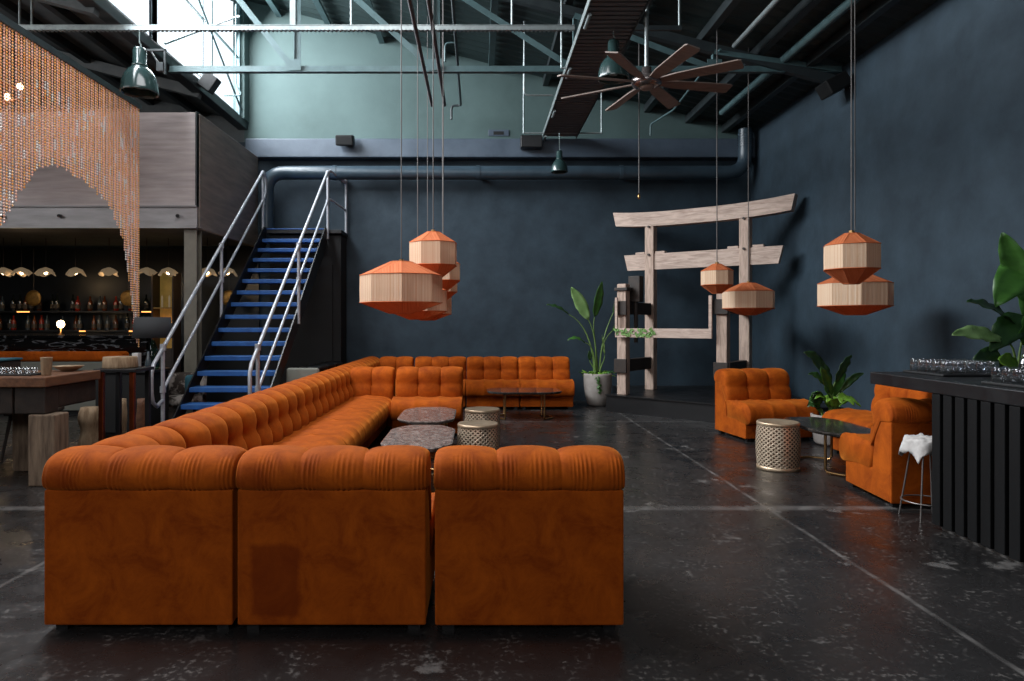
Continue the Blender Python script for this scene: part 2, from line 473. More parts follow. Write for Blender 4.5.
M['marble_dark'] = marble('dark_marble', lin('#33302d'), lin('#6b645d'), 6, 0.12)
M['marble_black'] = marble('black_veined_marble', lin('#0c0c0e'), lin('#8a8d92'), 2.2, 0.12)

def ripple():
    """black reflective sheet with thin wavy silver streaks running sideways"""
    m = mat('black_rippled_sheet', lin('#09090a'), rough=0.15, spec=0.6)
    nt = m.node_tree; N = nt.nodes; L = nt.links; b = N['Principled BSDF']
    tc = N.new('ShaderNodeTexCoord'); mp = N.new('ShaderNodeMapping'); mp.inputs['Scale'].default_value = (1.3, 1.0, 7.0)
    L.new(tc.outputs['Object'], mp.inputs['Vector'])
    nz = N.new('ShaderNodeTexNoise'); nz.inputs['Scale'].default_value = 1.6; nz.inputs['Detail'].default_value = 3; nz.inputs['Distortion'].default_value = 0.8
    L.new(mp.outputs[0], nz.inputs['Vector'])
    a = N.new('ShaderNodeMath'); a.operation = 'SUBTRACT'; a.inputs[1].default_value = 0.5; L.new(nz.outputs['Fac'], a.inputs[0])
    c = N.new('ShaderNodeMath'); c.operation = 'ABSOLUTE'; L.new(a.outputs[0], c.inputs[0])
    r = N.new('ShaderNodeMapRange'); r.inputs['From Min'].default_value = 0.0; r.inputs['From Max'].default_value = 0.022
    r.inputs['To Min'].default_value = 0.55; r.inputs['To Max'].default_value = 0.0; L.new(c.outputs[0], r.inputs['Value'])
    mx = N.new('ShaderNodeMix'); mx.data_type = 'RGBA'
    mx.inputs['A'].default_value = (*lin('#09090a'), 1); mx.inputs['B'].default_value = (*lin('#9a9da2'), 1)
    L.new(r.outputs['Result'], mx.inputs['Factor']); L.new(mx.outputs['Result'], b.inputs['Base Color'])
    return m
M['ripple'] = ripple()

def floor_mat():
    m = bpy.data.materials.new('dark_polished_concrete'); m.use_nodes = True
    nt = m.node_tree; N = nt.nodes; L = nt.links
    b = N['Principled BSDF']
    tc = N.new('ShaderNodeTexCoord'); sp = N.new('ShaderNodeSeparateXYZ'); L.new(tc.outputs['Object'], sp.inputs[0])
    def noise_(scale, detail=8, dist=0.0, rough=0.6):
        n = N.new('ShaderNodeTexNoise'); n.inputs['Scale'].default_value = scale; n.inputs['Detail'].default_value = detail
        n.inputs['Distortion'].default_value = dist; n.inputs['Roughness'].default_value = rough
        L.new(tc.outputs['Object'], n.inputs['Vector']); return n
    def mr(src, a, c, lo=0.0, hi=1.0):
        n = N.new('ShaderNodeMapRange'); n.inputs['From Min'].default_value = a; n.inputs['From Max'].default_value = c
        n.inputs['To Min'].default_value = lo; n.inputs['To Max'].default_value = hi
        L.new(src, n.inputs['Value']); return n.outputs['Result']
    def math_(op, a, c=None, clamp=False):
        n = N.new('ShaderNodeMath'); n.operation = op; n.use_clamp = clamp
        for i, x in enumerate((a, c)):
            if x is None: continue
            if isinstance(x, (int, float)): n.inputs[i].default_value = x
            else: L.new(x, n.inputs[i])
        return n.outputs[0]
    big = noise_(0.9, 9, 0.5); mid = noise_(5, 8, 0.3); fine = noise_(38, 6); pat = noise_(2.6, 7, 0.2, 0.65)
    wob = noise_(2.0, 4)
    def line(coord, pos, w):
        d = math_('SUBTRACT', coord, pos)
        d = math_('ADD', d, math_('MULTIPLY', math_('SUBTRACT', wob.outputs['Fac'], 0.5), 0.03))
        d = math_('ABSOLUTE', d)
        return mr(d, w*0.4, w, 1.0, 0.0)
    X, Y = sp.outputs[0], sp.outputs[1]
    joints = None
    for co, pos, w in ((X, 2.02, 0.018), (X, -2.35, 0.018), (Y, 4.82, 0.07), (Y, 1.2, 0.03), (Y, 9.0, 0.03)):
        l = line(co, pos, w)
        joints = l if joints is None else math_('MAXIMUM', joints, l)
    chips = mr(pat.outputs['Fac'], 0.61, 0.66)
    specks = mr(fine.outputs['Fac'], 0.53, 0.64)
    specks = math_('MULTIPLY', specks, mr(mid.outputs['Fac'], 0.47, 0.66))
    tone = mr(big.outputs['Fac'], 0.3, 0.7)
    mx = N.new('ShaderNodeMix'); mx.data_type = 'RGBA'
    mx.inputs['A'].default_value = (*lin('#1a1919'), 1); mx.inputs['B'].default_value = (*lin('#2f2d2d'), 1)
    L.new(tone, mx.inputs['Factor'])
    m2 = N.new('ShaderNodeMix'); m2.data_type = 'RGBA'; m2.inputs['B'].default_value = (*lin('#85807c'), 1)
    L.new(mx.outputs['Result'], m2.inputs['A'])
    L.new(math_('MULTIPLY', specks, 0.6), m2.inputs['Factor'])
    m3 = N.new('ShaderNodeMix'); m3.data_type = 'RGBA'; m3.inputs['B'].default_value = (*lin('#8a8683'), 1)
    L.new(m2.outputs['Result'], m3.inputs['A'])
    L.new(math_('MULTIPLY', math_('MAXIMUM', math_('MULTIPLY', chips, 0.8), math_('MULTIPLY', joints, mr(mid.outputs['Fac'], 0.42, 0.66, 0.28, 1.0))), 0.6), m3.inputs['Factor'])
    L.new(m3.outputs['Result'], b.inputs['Base Color'])
    L.new(mr(mid.outputs['Fac'], 0.3, 0.7, 0.2, 0.42), b.inputs['Roughness'])
    b.inputs['Specular IOR Level'].default_value = 0.45
    bp = N.new('ShaderNodeBump'); bp.inputs['Strength'].default_value = 0.12; bp.inputs['Distance'].default_value = 0.01
    L.new(mid.outputs['Fac'], bp.inputs['Height']); L.new(bp.outputs[0], b.inputs['Normal'])
    return m
M['floor'] = floor_mat()

def velvet_patch():
    """velvet whose nap has been brushed the other way in one rectangular patch and a few streaks"""
    m = M['velvet'].copy(); m.name = 'orange_velvet_brushed'
    nt = m.node_tree; N = nt.nodes; L = nt.links
    b = N['Principled BSDF']
    src = b.inputs['Base Color'].links[0].from_socket
    tc = N.new('ShaderNodeTexCoord'); sp = N.new('ShaderNodeSeparateXYZ'); L.new(tc.outputs['Object'], sp.inputs[0])
    nz = N.new('ShaderNodeTexNoise'); nz.inputs['Scale'].default_value = 14; L.new(tc.outputs['Object'], nz.inputs['Vector'])
    def edge(sock, c, h):
        a = N.new('ShaderNodeMath'); a.operation = 'SUBTRACT'; L.new(sock, a.inputs[0]); a.inputs[1].default_value = c
        w = N.new('ShaderNodeMath'); w.operation = 'MULTIPLY_ADD'; L.new(nz.outputs['Fac'], w.inputs[0]); w.inputs[1].default_value = 0.03
        L.new(a.outputs[0], w.inputs[2])
        ab = N.new('ShaderNodeMath'); ab.operation = 'ABSOLUTE'; L.new(w.outputs[0], ab.inputs[0])
        r = N.new('ShaderNodeMapRange'); r.inputs['From Min'].default_value = h-0.012; r.inputs['From Max'].default_value = h+0.012
        r.inputs['To Min'].default_value = 1; r.inputs['To Max'].default_value = 0
        L.new(ab.outputs[0], r.inputs['Value']); return r.outputs['Result']
    mu = N.new('ShaderNodeMath'); mu.operation = 'MULTIPLY'
    L.new(edge(sp.outputs[0], 0.25, 0.10), mu.inputs[0]); L.new(edge(sp.outputs[2], 0.235, 0.15), mu.inputs[1])
    k = N.new('ShaderNodeMath'); k.operation = 'MULTIPLY'; k.inputs[1].default_value = 0.7; L.new(mu.outputs[0], k.inputs[0])
    mx = N.new('ShaderNodeMix'); mx.data_type = 'RGBA'; mx.inputs['B'].default_value = (*lin('#6f2704'), 1)
    L.new(src, mx.inputs['A']); L.new(k.outputs[0], mx.inputs['Factor']); L.new(mx.outputs['Result'], b.inputs['Base Color'])
    return m
M['velvet_patch'] = velvet_patch()

# ------------------------------------------------------------------ the setting
WX, WY = 4.50, 11.40            # inner faces of right wall and back wall
EX = -3.86                      # line of the high side glazing
def roof_z(x): return 6.62 - 0.26*(x - EX)
FRONT = -3.5
struct('floor', MB().box(-8.6, WX+0.2, FRONT, WY+0.2, -0.12, 0), M['floor'])
# back wall: navy below, teal gable above
struct('wall_back', MB().box(-8.6, WX, WY, WY+0.2, 0, 4.27), M['navy'])
struct('wall_gable', MB().prism([(EX, 4.27), (WX, 4.27), (WX, roof_z(WX)), (EX, roof_z(EX))], -(WY+0.2), -WY, 'XZ'), M['teal_wall'])
struct('wall_lean_to', MB().prism([(-8.6, 4.27), (EX, 4.27), (EX, 4.6), (-8.6, 5.83)], -(WY+0.2), -WY, 'XZ'), M['lean_roof'])
struct('trim_1', MB().rbox(EX+0.09, WX-0.01, 11.16, WY, 3.965, 4.27, 0.015), M['navy_beam'])
struct('wall_right', MB().box(WX, WX+0.2, FRONT, WY+0.2, 0, roof_z(WX)), M['navy'])
struct('wall_front', MB().box(-8.6, WX+0.2, FRONT-0.2, FRONT, 0, 7.0), M['navy'])
fw = MB()
for x0, x1, z0, z1 in ((-4.7, -4.6, 2.4, 5.0), (1.0, 1.1, 2.4, 5.0), (-4.6, 1.0, 2.4, 2.5), (-4.6, 1.0, 4.9, 5.0)):
    fw.box(x0, x1, FRONT, FRONT+0.06, z0, z1)
struct('window_4', fw, M['steel_dark'])  # made-up window frame round the added front fill
sk = MB()
for x0, x1, y0, y1 in ((-3.2, -3.12, 2.7, 5.9), (-0.48, -0.4, 2.7, 5.9)):
    sk.box(x0, x1, y0, y1, roof_z((x0+x1)/2)-0.2, roof_z((x0+x1)/2)-0.02)
for y0 in (2.7, 5.82):
    sk.bar((-3.12, y0+0.04, roof_z(-3.12)-0.11), (-0.48, y0+0.04, roof_z(-0.48)-0.11), 0.08, 0.16)
struct('window_5', sk, M['steel_dark'])  # made-up skylight frame round the added overhead fill
struct('wall_left', MB().box(-8.6, -8.4, FRONT, WY+0.2, 0, 5.77), M['lean_roof'])
# corrugated roof sheet
rf = MB()
n = 150
vs = []; fs = []
for i in range(n+1):
    y = FRONT + (WY+0.2-FRONT)*i/n
    dz = 0.018 if i % 2 else 0.0
    vs += [(EX-0.3, y, roof_z(EX-0.3)+dz), (WX+0.25, y, roof_z(WX+0.25)+dz), (WX+0.25, y, roof_z(WX+0.25)+dz+0.05), (EX-0.3, y, roof_z(EX-0.3)+dz+0.05)]
for i in range(n):
    a = 4*i; b = a+4
    fs += [(a, b, b+1, a+1), (a+3, a+2, b+2, b+3)]
rf.add(vs, fs)
struct('ceiling', rf, M['roof'])
def lean_z(x): return 4.6 - 0.26*(x - EX)
struct('ceiling_lean_to', MB().prism([(-8.6, lean_z(-8.6)), (EX, 4.6), (EX, 4.66), (-8.6, lean_z(-8.6)+0.06)], -(WY+0.2), -FRONT, 'XZ'), M['lean_roof'])
k = 0
for x in (-3.3, -2.45, -1.6, -0.7, 0.2, 1.1, 1.95, 2.77, 3.45, 4.05):
    k += 1
    mb = MB()
    z = roof_z(x) - 0.075
    mb.box(x-0.03, x+0.03, FRONT, WY-0.002, z-0.055, z+0.055)
    mb.box(x-0.03, x+0.06, FRONT, WY-0.002, z-0.06, z-0.052)
    struct('ceiling_purlin', mb, M['steel_dark'] if x > 1 else M['steel_teal'])
for x in (-4.6, -5.4, -6.2, -7.0):
    struct('ceiling_purlin', MB().box(x-0.04, x+0.04, FRONT, WY-0.002, lean_z(x)-0.12, lean_z(x)-0.015), M['steel_dark'])
for y in (9.6, 7.0, 4.4):
    struct('ceiling_rafter', MB().bar((EX, y, 4.48), (-8.4, y, lean_z(-8.4)-0.12), 0.10, 0.14), M['lean_roof'])
# high side glazing with its eaves beam
struct('trim_2', MB().rbox(EX-0.10, EX+0.06, FRONT, WY-0.002, 4.47, 4.6, 0.01), M['steel_dark'])
struct('trim_3', MB().box(EX-0.06, EX+0.05, FRONT, WY-0.002, 6.50, 6.60), M['steel_dark'])
ys = [2.4, 5.3, 8.2, 11.12]
struct('wall_clerestory', MB().box(EX-0.06, EX+0.06, FRONT, 2.36, 4.6, 6.5), M['steel_dark'])
for i in range(len(ys)-1):
    y0, y1 = ys[i], ys[i+1]
    fr = MB()
    fr.box(EX-0.03, EX+0.03, y0-0.04, y0+0.04, 4.6, 6.5)
    fr.box(EX-0.03, EX+0.03, y1-0.04, y1+0.04, 4.6, 6.5)
    ym = (y0+y1)/2
    fr.box(EX-0.012, EX+0.012, ym-0.012, ym+0.012, 4.6, 6.5)
    fr.box(EX-0.012, EX+0.012, y0, y1, 5.54, 5.565)
    w = struct('window_%d' % (i+1), fr, M['steel_teal'])
    pn = MB().box(EX-0.004, EX+0.004, y0+0.04, y1-0.04, 4.6, 6.5).build('pane', M['pane'], w)
struct('wall_corner', MB().box(EX-0.1, EX+0.08, 11.16, WY-0.001, 4.6, 6.5), M['teal_wall'])

# ------------------------------------------------------------------ mezzanine box with bar under it
MX0, MX1, MYF = -8.3, -3.55, 8.75
mz = thing('mezzanine', 'grey clad mezzanine box on steel above the dark bar', 'mezzanine', (-5.0, 8.75, 0))
def sub(mb, off):
    mb.v = [(a-off[0], b-off[1], c-off[2]) for a, b, c in mb.v]
    return mb
o0 = (-5.0, 8.75, 0)
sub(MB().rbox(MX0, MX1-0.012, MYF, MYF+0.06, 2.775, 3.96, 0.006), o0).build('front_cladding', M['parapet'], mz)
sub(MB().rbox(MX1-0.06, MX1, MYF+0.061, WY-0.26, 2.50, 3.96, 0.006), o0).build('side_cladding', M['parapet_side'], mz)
ch = MB()
ch.box(MX0, MX1-0.005, MYF-0.02, MYF+0.0, 2.49, 2.765)
ch.box(MX0, MX1-0.005, MYF-0.05, MYF+0.0, 2.755, 2.772)
ch.box(MX0, MX1-0.005, MYF-0.05, MYF+0.0, 2.485, 2.50)
sub(ch, o0).build('edge_channel', M['channel'], mz)
sub(MB().box(MX0, MX1-0.065, MYF+0.01, WY-0.01, 2.56, 2.74), o0).build('floor_slab', M['lean_roof'], mz)
sub(MB().box(MX1-0.03, MX1-0.012, MYF-0.015, MYF+0.061, 2.77, 3.965), o0).build('corner_trim', M['black'], mz)
for px in (-6.0, -5.27, -3.78):
    b_ = MB().cyl((px, MYF-0.075, 2.635), (px-0.02, MYF-0.02, 2.645), 0.022, n=12)
    sub(b_, o0).build('spotlight', M['black'], mz)
colm = MB()
for dx0, dx1, dy0, dy1 in ((-3.74, -3.58, 8.78, 8.795), (-3.74, -3.58, 8.93, 8.945), (-3.667, -3.653, 8.795, 8.93)):
    colm.box(dx0, dx1, dy0, dy1, 0.015, 2.485)
colm.box(-3.78, -3.54, 8.74, 8.985, 0, 0.015)
sub(colm, o0).build('column', M['column'], mz)

# ------------------------------------------------------------------ sofa modules
SW = 0.80
def spline(P, n):
    out = []
    m = len(P)
    for i in range(m-1):
        p0 = Vector(P[max(i-1, 0)]); p1 = Vector(P[i]); p2 = Vector(P[i+1]); p3 = Vector(P[min(i+2, m-1)])
        for k in range(n):
            t = k/n
            out.append(0.5*((2*p1) + (p2-p0)*t + (2*p0-5*p1+4*p2-p3)*t*t + (3*p1-p0-3*p2+p3)*t**3))
    out.append(Vector(P[-1]))
    return out
def sweep(mb, prof, W, disp, nu=66, closing=(), Mx=None, endk=0.11, endw=0.05):
    """prof: list of 2D (y,z) running over the visible skin; closing: points closing the hidden underside"""
    pts = list(prof)
    m = len(pts)
    nor = []
    for i in range(m):
        t = pts[min(i+1, m-1)] - pts[max(i-1, 0)]
        t.normalize()
        nor.append(Vector((-t.y, t.x)))   # left of travel
    allp = pts + [Vector(c) for c in closing]
    cen = sum(allp, Vector((0, 0)))/len(allp)
    us = []
    for i in range(nu+1):
        a = i/nu
        us.append(0.5 - 0.5*math.cos(PI*a)*0.35 - 0.5*(1-2*a)*0.65)
    us = [(x-us[0])/(us[-1]-us[0]) for x in us]
    v = []; row = len(allp)
    for u in us:
        e = min(u, 1-u)*W
        t = min(1.0, e/endw)
        kk = (1-endk) + endk*math.sqrt(max(0, 1-(1-t)**2))
        for j in range(m):
            d = disp(u, j/(m-1), pts[j])
            p = pts[j] + nor[j]*d
            p = cen + (p-cen)*kk
            v.append((-W/2 + u*W, p.x, p.y))
        for c in closing:
            p = cen + (Vector(c)-cen)*kk
            v.append((-W/2 + u*W, p.x, p.y))
    f = []
    for i in range(nu):
        for j in range(row):
            j2 = (j+1) % row
            f.append((i*row+j, i*row+j2, (i+1)*row+j2, (i+1)*row+j))
    # wind so that normals point outward (profile runs clockwise seen from +X)
    c0 = len(v); v.append((-W/2, cen.x, cen.y)); v.append((W/2, cen.x, cen.y))
    for j in range(row):
        j2 = (j+1) % row
        f.append((c0, j2, j))
        f.append((c0+1, nu*row+j, nu*row+j2))
    mb.add(v, f, True, M=Mx)
    return mb
BACKP = spline([(0.075, 0.37), (0.075, 0.47), (0.10, 0.57), (0.115, 0.67), (0.155, 0.725), (0.23, 0.758), (0.32, 0.755), (0.39, 0.718), (0.420, 0.66), (0.412, 0.612), (0.375, 0.590)], 5)
def seam(u, cols, p=0.5):
    return abs(math.sin(cols*PI*u))**p
def back_disp(cols):
    def d(u, v, p):
        c = 1 - seam(u, cols, 0.27)
        front = max(0.0, min(1.0, (0.26-p.x)/0.10))
        rear = max(0.0, min(1.0, (p.x-0.28)/0.10))
        depth = 0.034*(1-rear) + 0.012*rear
        out = -depth*c
        hs = math.exp(-((p.y-0.565)/0.026)**2)*front
        out -= 0.012*hs*(0.4+0.6*c) + 0.022*hs*c
        # gathers on the rear of the roll
        low = rear*max(0.0, min(1.0, (0.755-p.y)/0.06))
        near = 0.45 + 0.55*abs(math.sin(2.3*u*PI+0.6))
        out += 0.0026*low*max(0.0, near*(0.55 + 0.6*math.sin(u*31+1.0)))*math.sin(2*PI*u*cols*14 + 2.4*math.sin(u*23))
        return out
    return d
SEATP = spline([(0.13, 0.37), (0.10, 0.405), (-0.05, 0.415), (-0.22, 0.42), (-0.34, 0.40), (-0.395, 0.345), (-0.405, 0.275), (-0.38, 0.215), (-0.33, 0.20)], 5)
def seat_disp(cols):
    def d(u, v, p):
        c = 1 - seam(u, cols, 0.33)
        out = -0.020*c
        out -= 0.016*c*math.exp(-((p.x+0.12)/0.05)**2)
        return out
    return d
def make_body(W, depth_front=-0.30):
    b = MB()
    poly = [(depth_front, 0.036), (0.374, 0.036), (0.374, 0.60), (0.22, 0.60), (0.15, 0.42), (0.12, 0.23), (depth_front, 0.23)]
    bm = bmesh.new()
    vv = [bm.verts.new((x, y, z)) for x in (-W/2+0.008, W/2-0.008) for (y, z) in poly]
    k_ = len(poly)
    bm.faces.new(vv[:k_][::-1]); bm.faces.new(vv[k_:])
    for i in range(k_):
        bm.faces.new((vv[i], vv[(i+1) % k_], vv[k_+(i+1) % k_], vv[k_+i]))
    bmesh.ops.recalc_face_normals(bm, faces=bm.faces[:])
    bmesh.ops.bevel(bm, geom=bm.edges[:], offset=0.008, segments=2, affect='EDGES', profile=0.5)
    return b.dump(bm)
def feet(t, y0=-0.26):
    for sx in (-1, 1):
        for y in (y0, 0.33):
            MB().box(sx*0.34-0.025, sx*0.34+0.025, y-0.025, y+0.025, 0, 0.04).build('foot', M['feet'], t)
flip = Matrix.Identity(4)
def make_sofa(label, group):
    t = thing('sofa_module', label, 'sofa', (0,0,0), 0, group)
    make_body(SW).build('base', M['velvet'], t)
    MB().rbox(-SW/2+0.006, SW/2-0.006, 0.372, 0.392, 0.034, 0.60, 0.008).build('back_panel', M['velvet'], t)
    sweep(MB(), BACKP, SW-0.002, back_disp(3), 252, [(0.25, 0.585), (0.13, 0.40)]).build('backrest', M['velvet'], t)
    sweep(MB(), SEATP, SW-0.004, seat_disp(3), 60, [(-0.10, 0.215), (0.11, 0.215)], endk=0.10).build('seat', M['velvet'], t)
    feet(t)
    return t
def make_corner(label, group):
    t = thing('corner_sofa_module', label, 'sofa', (0,0,0), 0, group)
    make_body(SW).build('base', M['velvet'], t)
    MB().rbox(-SW/2+0.006, SW/2-0.006, 0.372, 0.392, 0.034, 0.60, 0.008).build('back_panel', M['velvet'], t)
    MB().rbox(0.25, SW/2-0.004, -0.385, 0.36, 0.034, 0.60, 0.008).build('side_panel', M['velvet'], t)
    sweep(MB(), BACKP, SW-0.002, back_disp(3), 252, [(0.25, 0.585), (0.13, 0.40)]).build('backrest', M['velvet'], t)
    W2 = 0.52
    # second back along local +X: local profile y -> x, width runs along y from -0.392 to about +0.13
    Mx = Matrix.Translation((0, -0.392 + W2/2, 0)) @ Matrix.Rotation(R(-90), 4, 'Z')
    sweep(MB(), BACKP, W2, back_disp(2), 168, [(0.25, 0.585), (0.13, 0.40)], Mx=Mx).build('side_backrest', M['velvet'], t)
    Ms = Matrix.Translation((-0.13, 0.0, 0))
    sweep(MB(), SEATP, 0.52, seat_disp(2), 50, [(-0.10, 0.215), (0.11, 0.215)], Mx=Ms, endk=0.10).build('seat', M['velvet'], t)
    feet(t)
    return t
G1 = 'orange modules of the long sofa round the near tables'
G2 = 'orange modules of the sofa along the back wall'
G3 = 'loose orange chairs round the right hand table'
s0 = make_sofa('orange velvet sofa module, its back to the camera, right hand end of the near row', G1)
s0.location = (0.214, 3.267, 0); s0.rotation_euler = (0, 0, PI)
mid = dup(s0, (-0.611, 3.270, 0), PI, 'orange velvet module with a dark brushed patch, back to camera, middle of near row', G1)
for c in mid.children:
    if c.name.startswith('back_panel'):
        c.data = c.data.copy(); c.data.materials[0] = M['velvet_patch']
c0 = make_corner('orange velvet corner module, back to the camera, at the left end of the near row', G1)
c0.location = (-1.418, 3.270, 0); c0.rotation_euler = (0, 0, PI)
row_words = ['first orange module of the long left row, next to the near corner', 'second orange module of the long left row from the near corner',
             'middle orange module of the long left row of five', 'fourth orange module of the long left row from the near corner',
             'fifth orange module of the long left row, next to the far corner']
for i in range(5):
    dup(s0, (-1.405, 3.694 + 0.805*(i+0.5), 0), R(90), row_words[i], G1)
dup(c0, (-1.405, 8.118, 0), R(90), 'orange corner module where the long left row meets the chair facing the camera', G1)
dup(s0, (-0.580, 8.118, 0), 0, 'orange module facing the camera behind the marble tables, end of the long sofa', G1)
# second sofa along the wall
dup(c0, (-1.405, 10.565, 0), R(90), 'orange corner module against the back wall, left end of the wall sofa', G2)
dup(s0, (-0.582, 10.565, 0), 0, 'orange module against the back wall, beside its corner module', G2)
dup(s0, (0.222, 10.565, 0), 0, 'orange module against the back wall, middle of the row behind the far table', G2)
dup(s0, (1.026, 10.565, 0), 0, 'orange module against the back wall, right end next to the tall potted plant', G2)
dup(s0, (-1.405, 9.758, 0), R(90), 'orange module of the wall sofa with its back to the stairs, nearest the wall corner', G2)
dup(s0, (-1.405, 8.952, 0), R(90), 'orange module of the wall sofa with its back to the stairs, behind the camera-facing chair', G2)
# loose chairs on the right
dup(s0, (3.235, 7.80, 0), R(8), 'loose orange velvet chair facing the camera in front of the timber gate', G3)
dup(s0, (3.295, 5.165, 0), R(180-4), 'loose orange velvet chair seen from behind beside the black bar counter', G3)
dup(s0, (3.83, 6.50, 0), R(-90), 'loose orange velvet chair against the right wall, behind the bar end', G3)

# ------------------------------------------------------------------ coffee tables and drums
def octo(a, b, c=0.32):
    ca, cb = a*0.46, b*0.36
    pts = [(a, -b+cb), (a, b-cb), (a-ca, b), (-a+ca, b), (-a, b-cb), (-a, -b+cb), (-a+ca, -b), (a-ca, -b)]
    out = []
    n_ = len(pts)
    for i in range(n_):   # rounded corners
        p0 = Vector(pts[i-1]); p1 = Vector(pts[i]); p2 = Vector(pts[(i+1) % n_])
        d0 = (p0-p1).normalized()*min(0.06, (p0-p1).length*0.4); d2 = (p2-p1).normalized()*min(0.06, (p2-p1).length*0.4)
        for t in (0, 0.25, 0.5, 0.75, 1):
            out.append((p1+d0)*(1-t)**2 + p1*2*t*(1-t) + (p1+d2)*t*t)
    return [(p.x, p.y) for p in out]
def coffee_table(label, a, b, loc, rotz, top, h=0.38, legm='brass', group='marble coffee tables'):
    t = thing('coffee_table', label, 'table', loc, rotz, group)
    o1 = octo(a, b); o2 = octo(a-0.012, b-0.012)
    mb = MB()
    n_ = len(o1)
    v = [(x, y, h-0.03) for x, y in o2] + [(x, y, h-0.012) for x, y in o1] + [(x, y, h-0.004) for x, y in o1] + [(x, y, h) for x, y in o2]
    f = [tuple(range(n_-1, -1, -1)), tuple(range(3*n_, 4*n_))]
    for r_ in range(3):
        f += [(r_*n_+i, r_*n_+(i+1) % n_, (r_+1)*n_+(i+1) % n_, (r_+1)*n_+i) for i in range(n_)]
    mb.add(v, f).build('tabletop', M[top], t)
    for s_ in (-1, 1):
        lg = MB()
        yy = s_*b*0.52
        w_ = a*0.62
        pts = [(-w_, yy, h-0.032), (-w_, yy, 0.05), (-w_+0.015, yy+s_*0.0, 0.016), (-w_*0.5, yy+s_*0.10, 0.014), (0, yy+s_*0.13, 0.014), (w_*0.5, yy+s_*0.10, 0.014), (w_-0.015, yy, 0.016), (w_, yy, 0.05), (w_, yy, h-0.032)]
        lg.tube(pts, 0.012, 8)
        lg.build('leg_frame', M[legm], t)
    return t
coffee_table('near grey marble octagonal coffee table inside the long sofa', 0.275, 0.58, (-0.47, 5.60, 0), 0, 'marble')
coffee_table('far grey brown marble octagonal coffee table in front of the camera-facing chair', 0.275, 0.55, (-0.50, 6.93, 0), 0, 'marble')
coffee_table('dark oval coffee table on thin brass legs before the wall sofa', 0.34, 0.50, (0.62, 9.35, 0), R(90), 'marble_dark')
coffee_table('dark marble coffee table with brass hoop legs between the loose orange chairs', 0.27, 0.53, (3.135, 6.17, 0), 0, 'marble_dark')
def drum(label, loc, d=0.37, h=0.42):
    t = thing('drum_table', label, 'side table', loc, 0, 'pierced brass drum tables')
    r = d/2
    prof = [(r*(0.94 + 0.06*math.sin(PI*i/10)), 0.03 + (h-0.06)*i/10) for i in range(11)]
    MB().lathe(prof, 48, uvn=(26, 10)).build('pierced_side', M['lattice'], t)
    MB().lathe([(0.0, h-0.004), (r*0.86, h-0.004), (r*0.93, h), (r*0.965, h-0.008), (r*0.965, h-0.03), (r*0.92, h-0.034)], 48).build('top', M['brass_sheet'], t)
    MB().lathe([(r*0.92, 0.034), (r*0.965, 0.03), (r*0.965, 0.0), (0.0, 0.0)], 48).build('foot_ring', M['brass_sheet'], t)
    return t
d0 = drum('pierced brass drum table beside the near marble table', (0.0, 6.02, 0))
dup(d0, (0.045, 7.02, 0), 0.3, 'pierced brass drum table beside the far marble table')
dup(d0, (2.66, 6.12, 0), 0.5, 'pierced brass drum table beside the dark marble table on the right')

# ------------------------------------------------------------------ pendant shades
def shade(label, W, loc, wide, group, scale_h=1.0, rot=0.0):
    t = thing('pendant_lamp', label, 'pendant lamp', loc, rot, group)
    r = W/2
    if wide: hb, ht, hc = 0.33*W, 0.165*W, 0.13*W
    else: hb, ht, hc = 0.46*W, 0.22*W, 0.27*W
    a0 = PI/8
    k8 = 8
    MB().lathe([(r, -hb/2), (r*1.005, 0), (r, hb/2)], k8, smooth=False, uvn=(1, 1), a0=a0).build('string_band', M['cream_string'], t)
    MB().lathe([(r, hb/2), (r*0.28, hb/2+ht)], k8, smooth=False, a0=a0).build('top_cone', M['rust_string'], t)
    MB().lathe([(r*0.30, -hb/2-hc), (r, -hb/2)], k8, smooth=False, a0=a0).build('bottom_cone', M['rust_string'], t)
    fr = MB()
    for z, rr in ((hb/2, r), (-hb/2, r), (hb/2+ht, r*0.28), (-hb/2-hc, r*0.30)):
        ring = [(rr*1.004*math.cos(a0+2*PI*q/8), rr*1.004*math.sin(a0+2*PI*q/8), z) for q in range(8)]
        fr.tube(ring, 0.004, 5, closed=True)
    for q in range(8):
        c_, s_ = math.cos(a0+2*PI*q/8), math.sin(a0+2*PI*q/8)
        fr.tube([(r*0.28*c_, r*0.28*s_, hb/2+ht), (r*c_, r*s_, hb/2)], 0.003, 5); fr.tube([(r*c_, r*s_, -hb/2), (r*0.3*c_, r*0.3*s_, -hb/2-hc)], 0.003, 5)
    fr.build('wire_frame', M['rust_string'], t)
    MB().cyl((0, 0, hb/2+ht-0.02), (0, 0, hb/2+ht+0.025), 0.022).build('cap', M['brass'], t)
    top = roof_z(loc[0]) - loc[2] - 0.02
    MB().cyl((0, 0, hb/2+ht), (0, 0, top), 0.0055, n=6).build('cord', M['cord'], t)
    return t
PG = 'octagonal string pendant lamps'
shade('wide octagonal cream and rust string pendant, leftmost, in front of its cluster', 0.75, (-0.70, 6.30, 1.60), True, PG, rot=-0.27)
shade('tall cream and rust string pendant, topmost of the left cluster', 0.48, (-0.44, 6.78, 1.965), False, PG, rot=-0.05)
shade('small string pendant peeping out under the topmost one, behind the left cluster', 0.43, (-0.42, 8.35, 1.90), False, PG)
shade('lowest small string pendant at the right edge of the left cluster', 0.40, (-0.47, 9.15, 1.79), False, PG, rot=0.2)
shade('wide string pendant half hidden directly behind the leftmost wide one', 0.68, (-0.66, 7.55, 1.53), True, PG)
shade('wide string pendant farthest back in the left cluster, low over the sofa', 0.70, (-0.72, 9.85, 1.53), True, PG, rot=0.2)
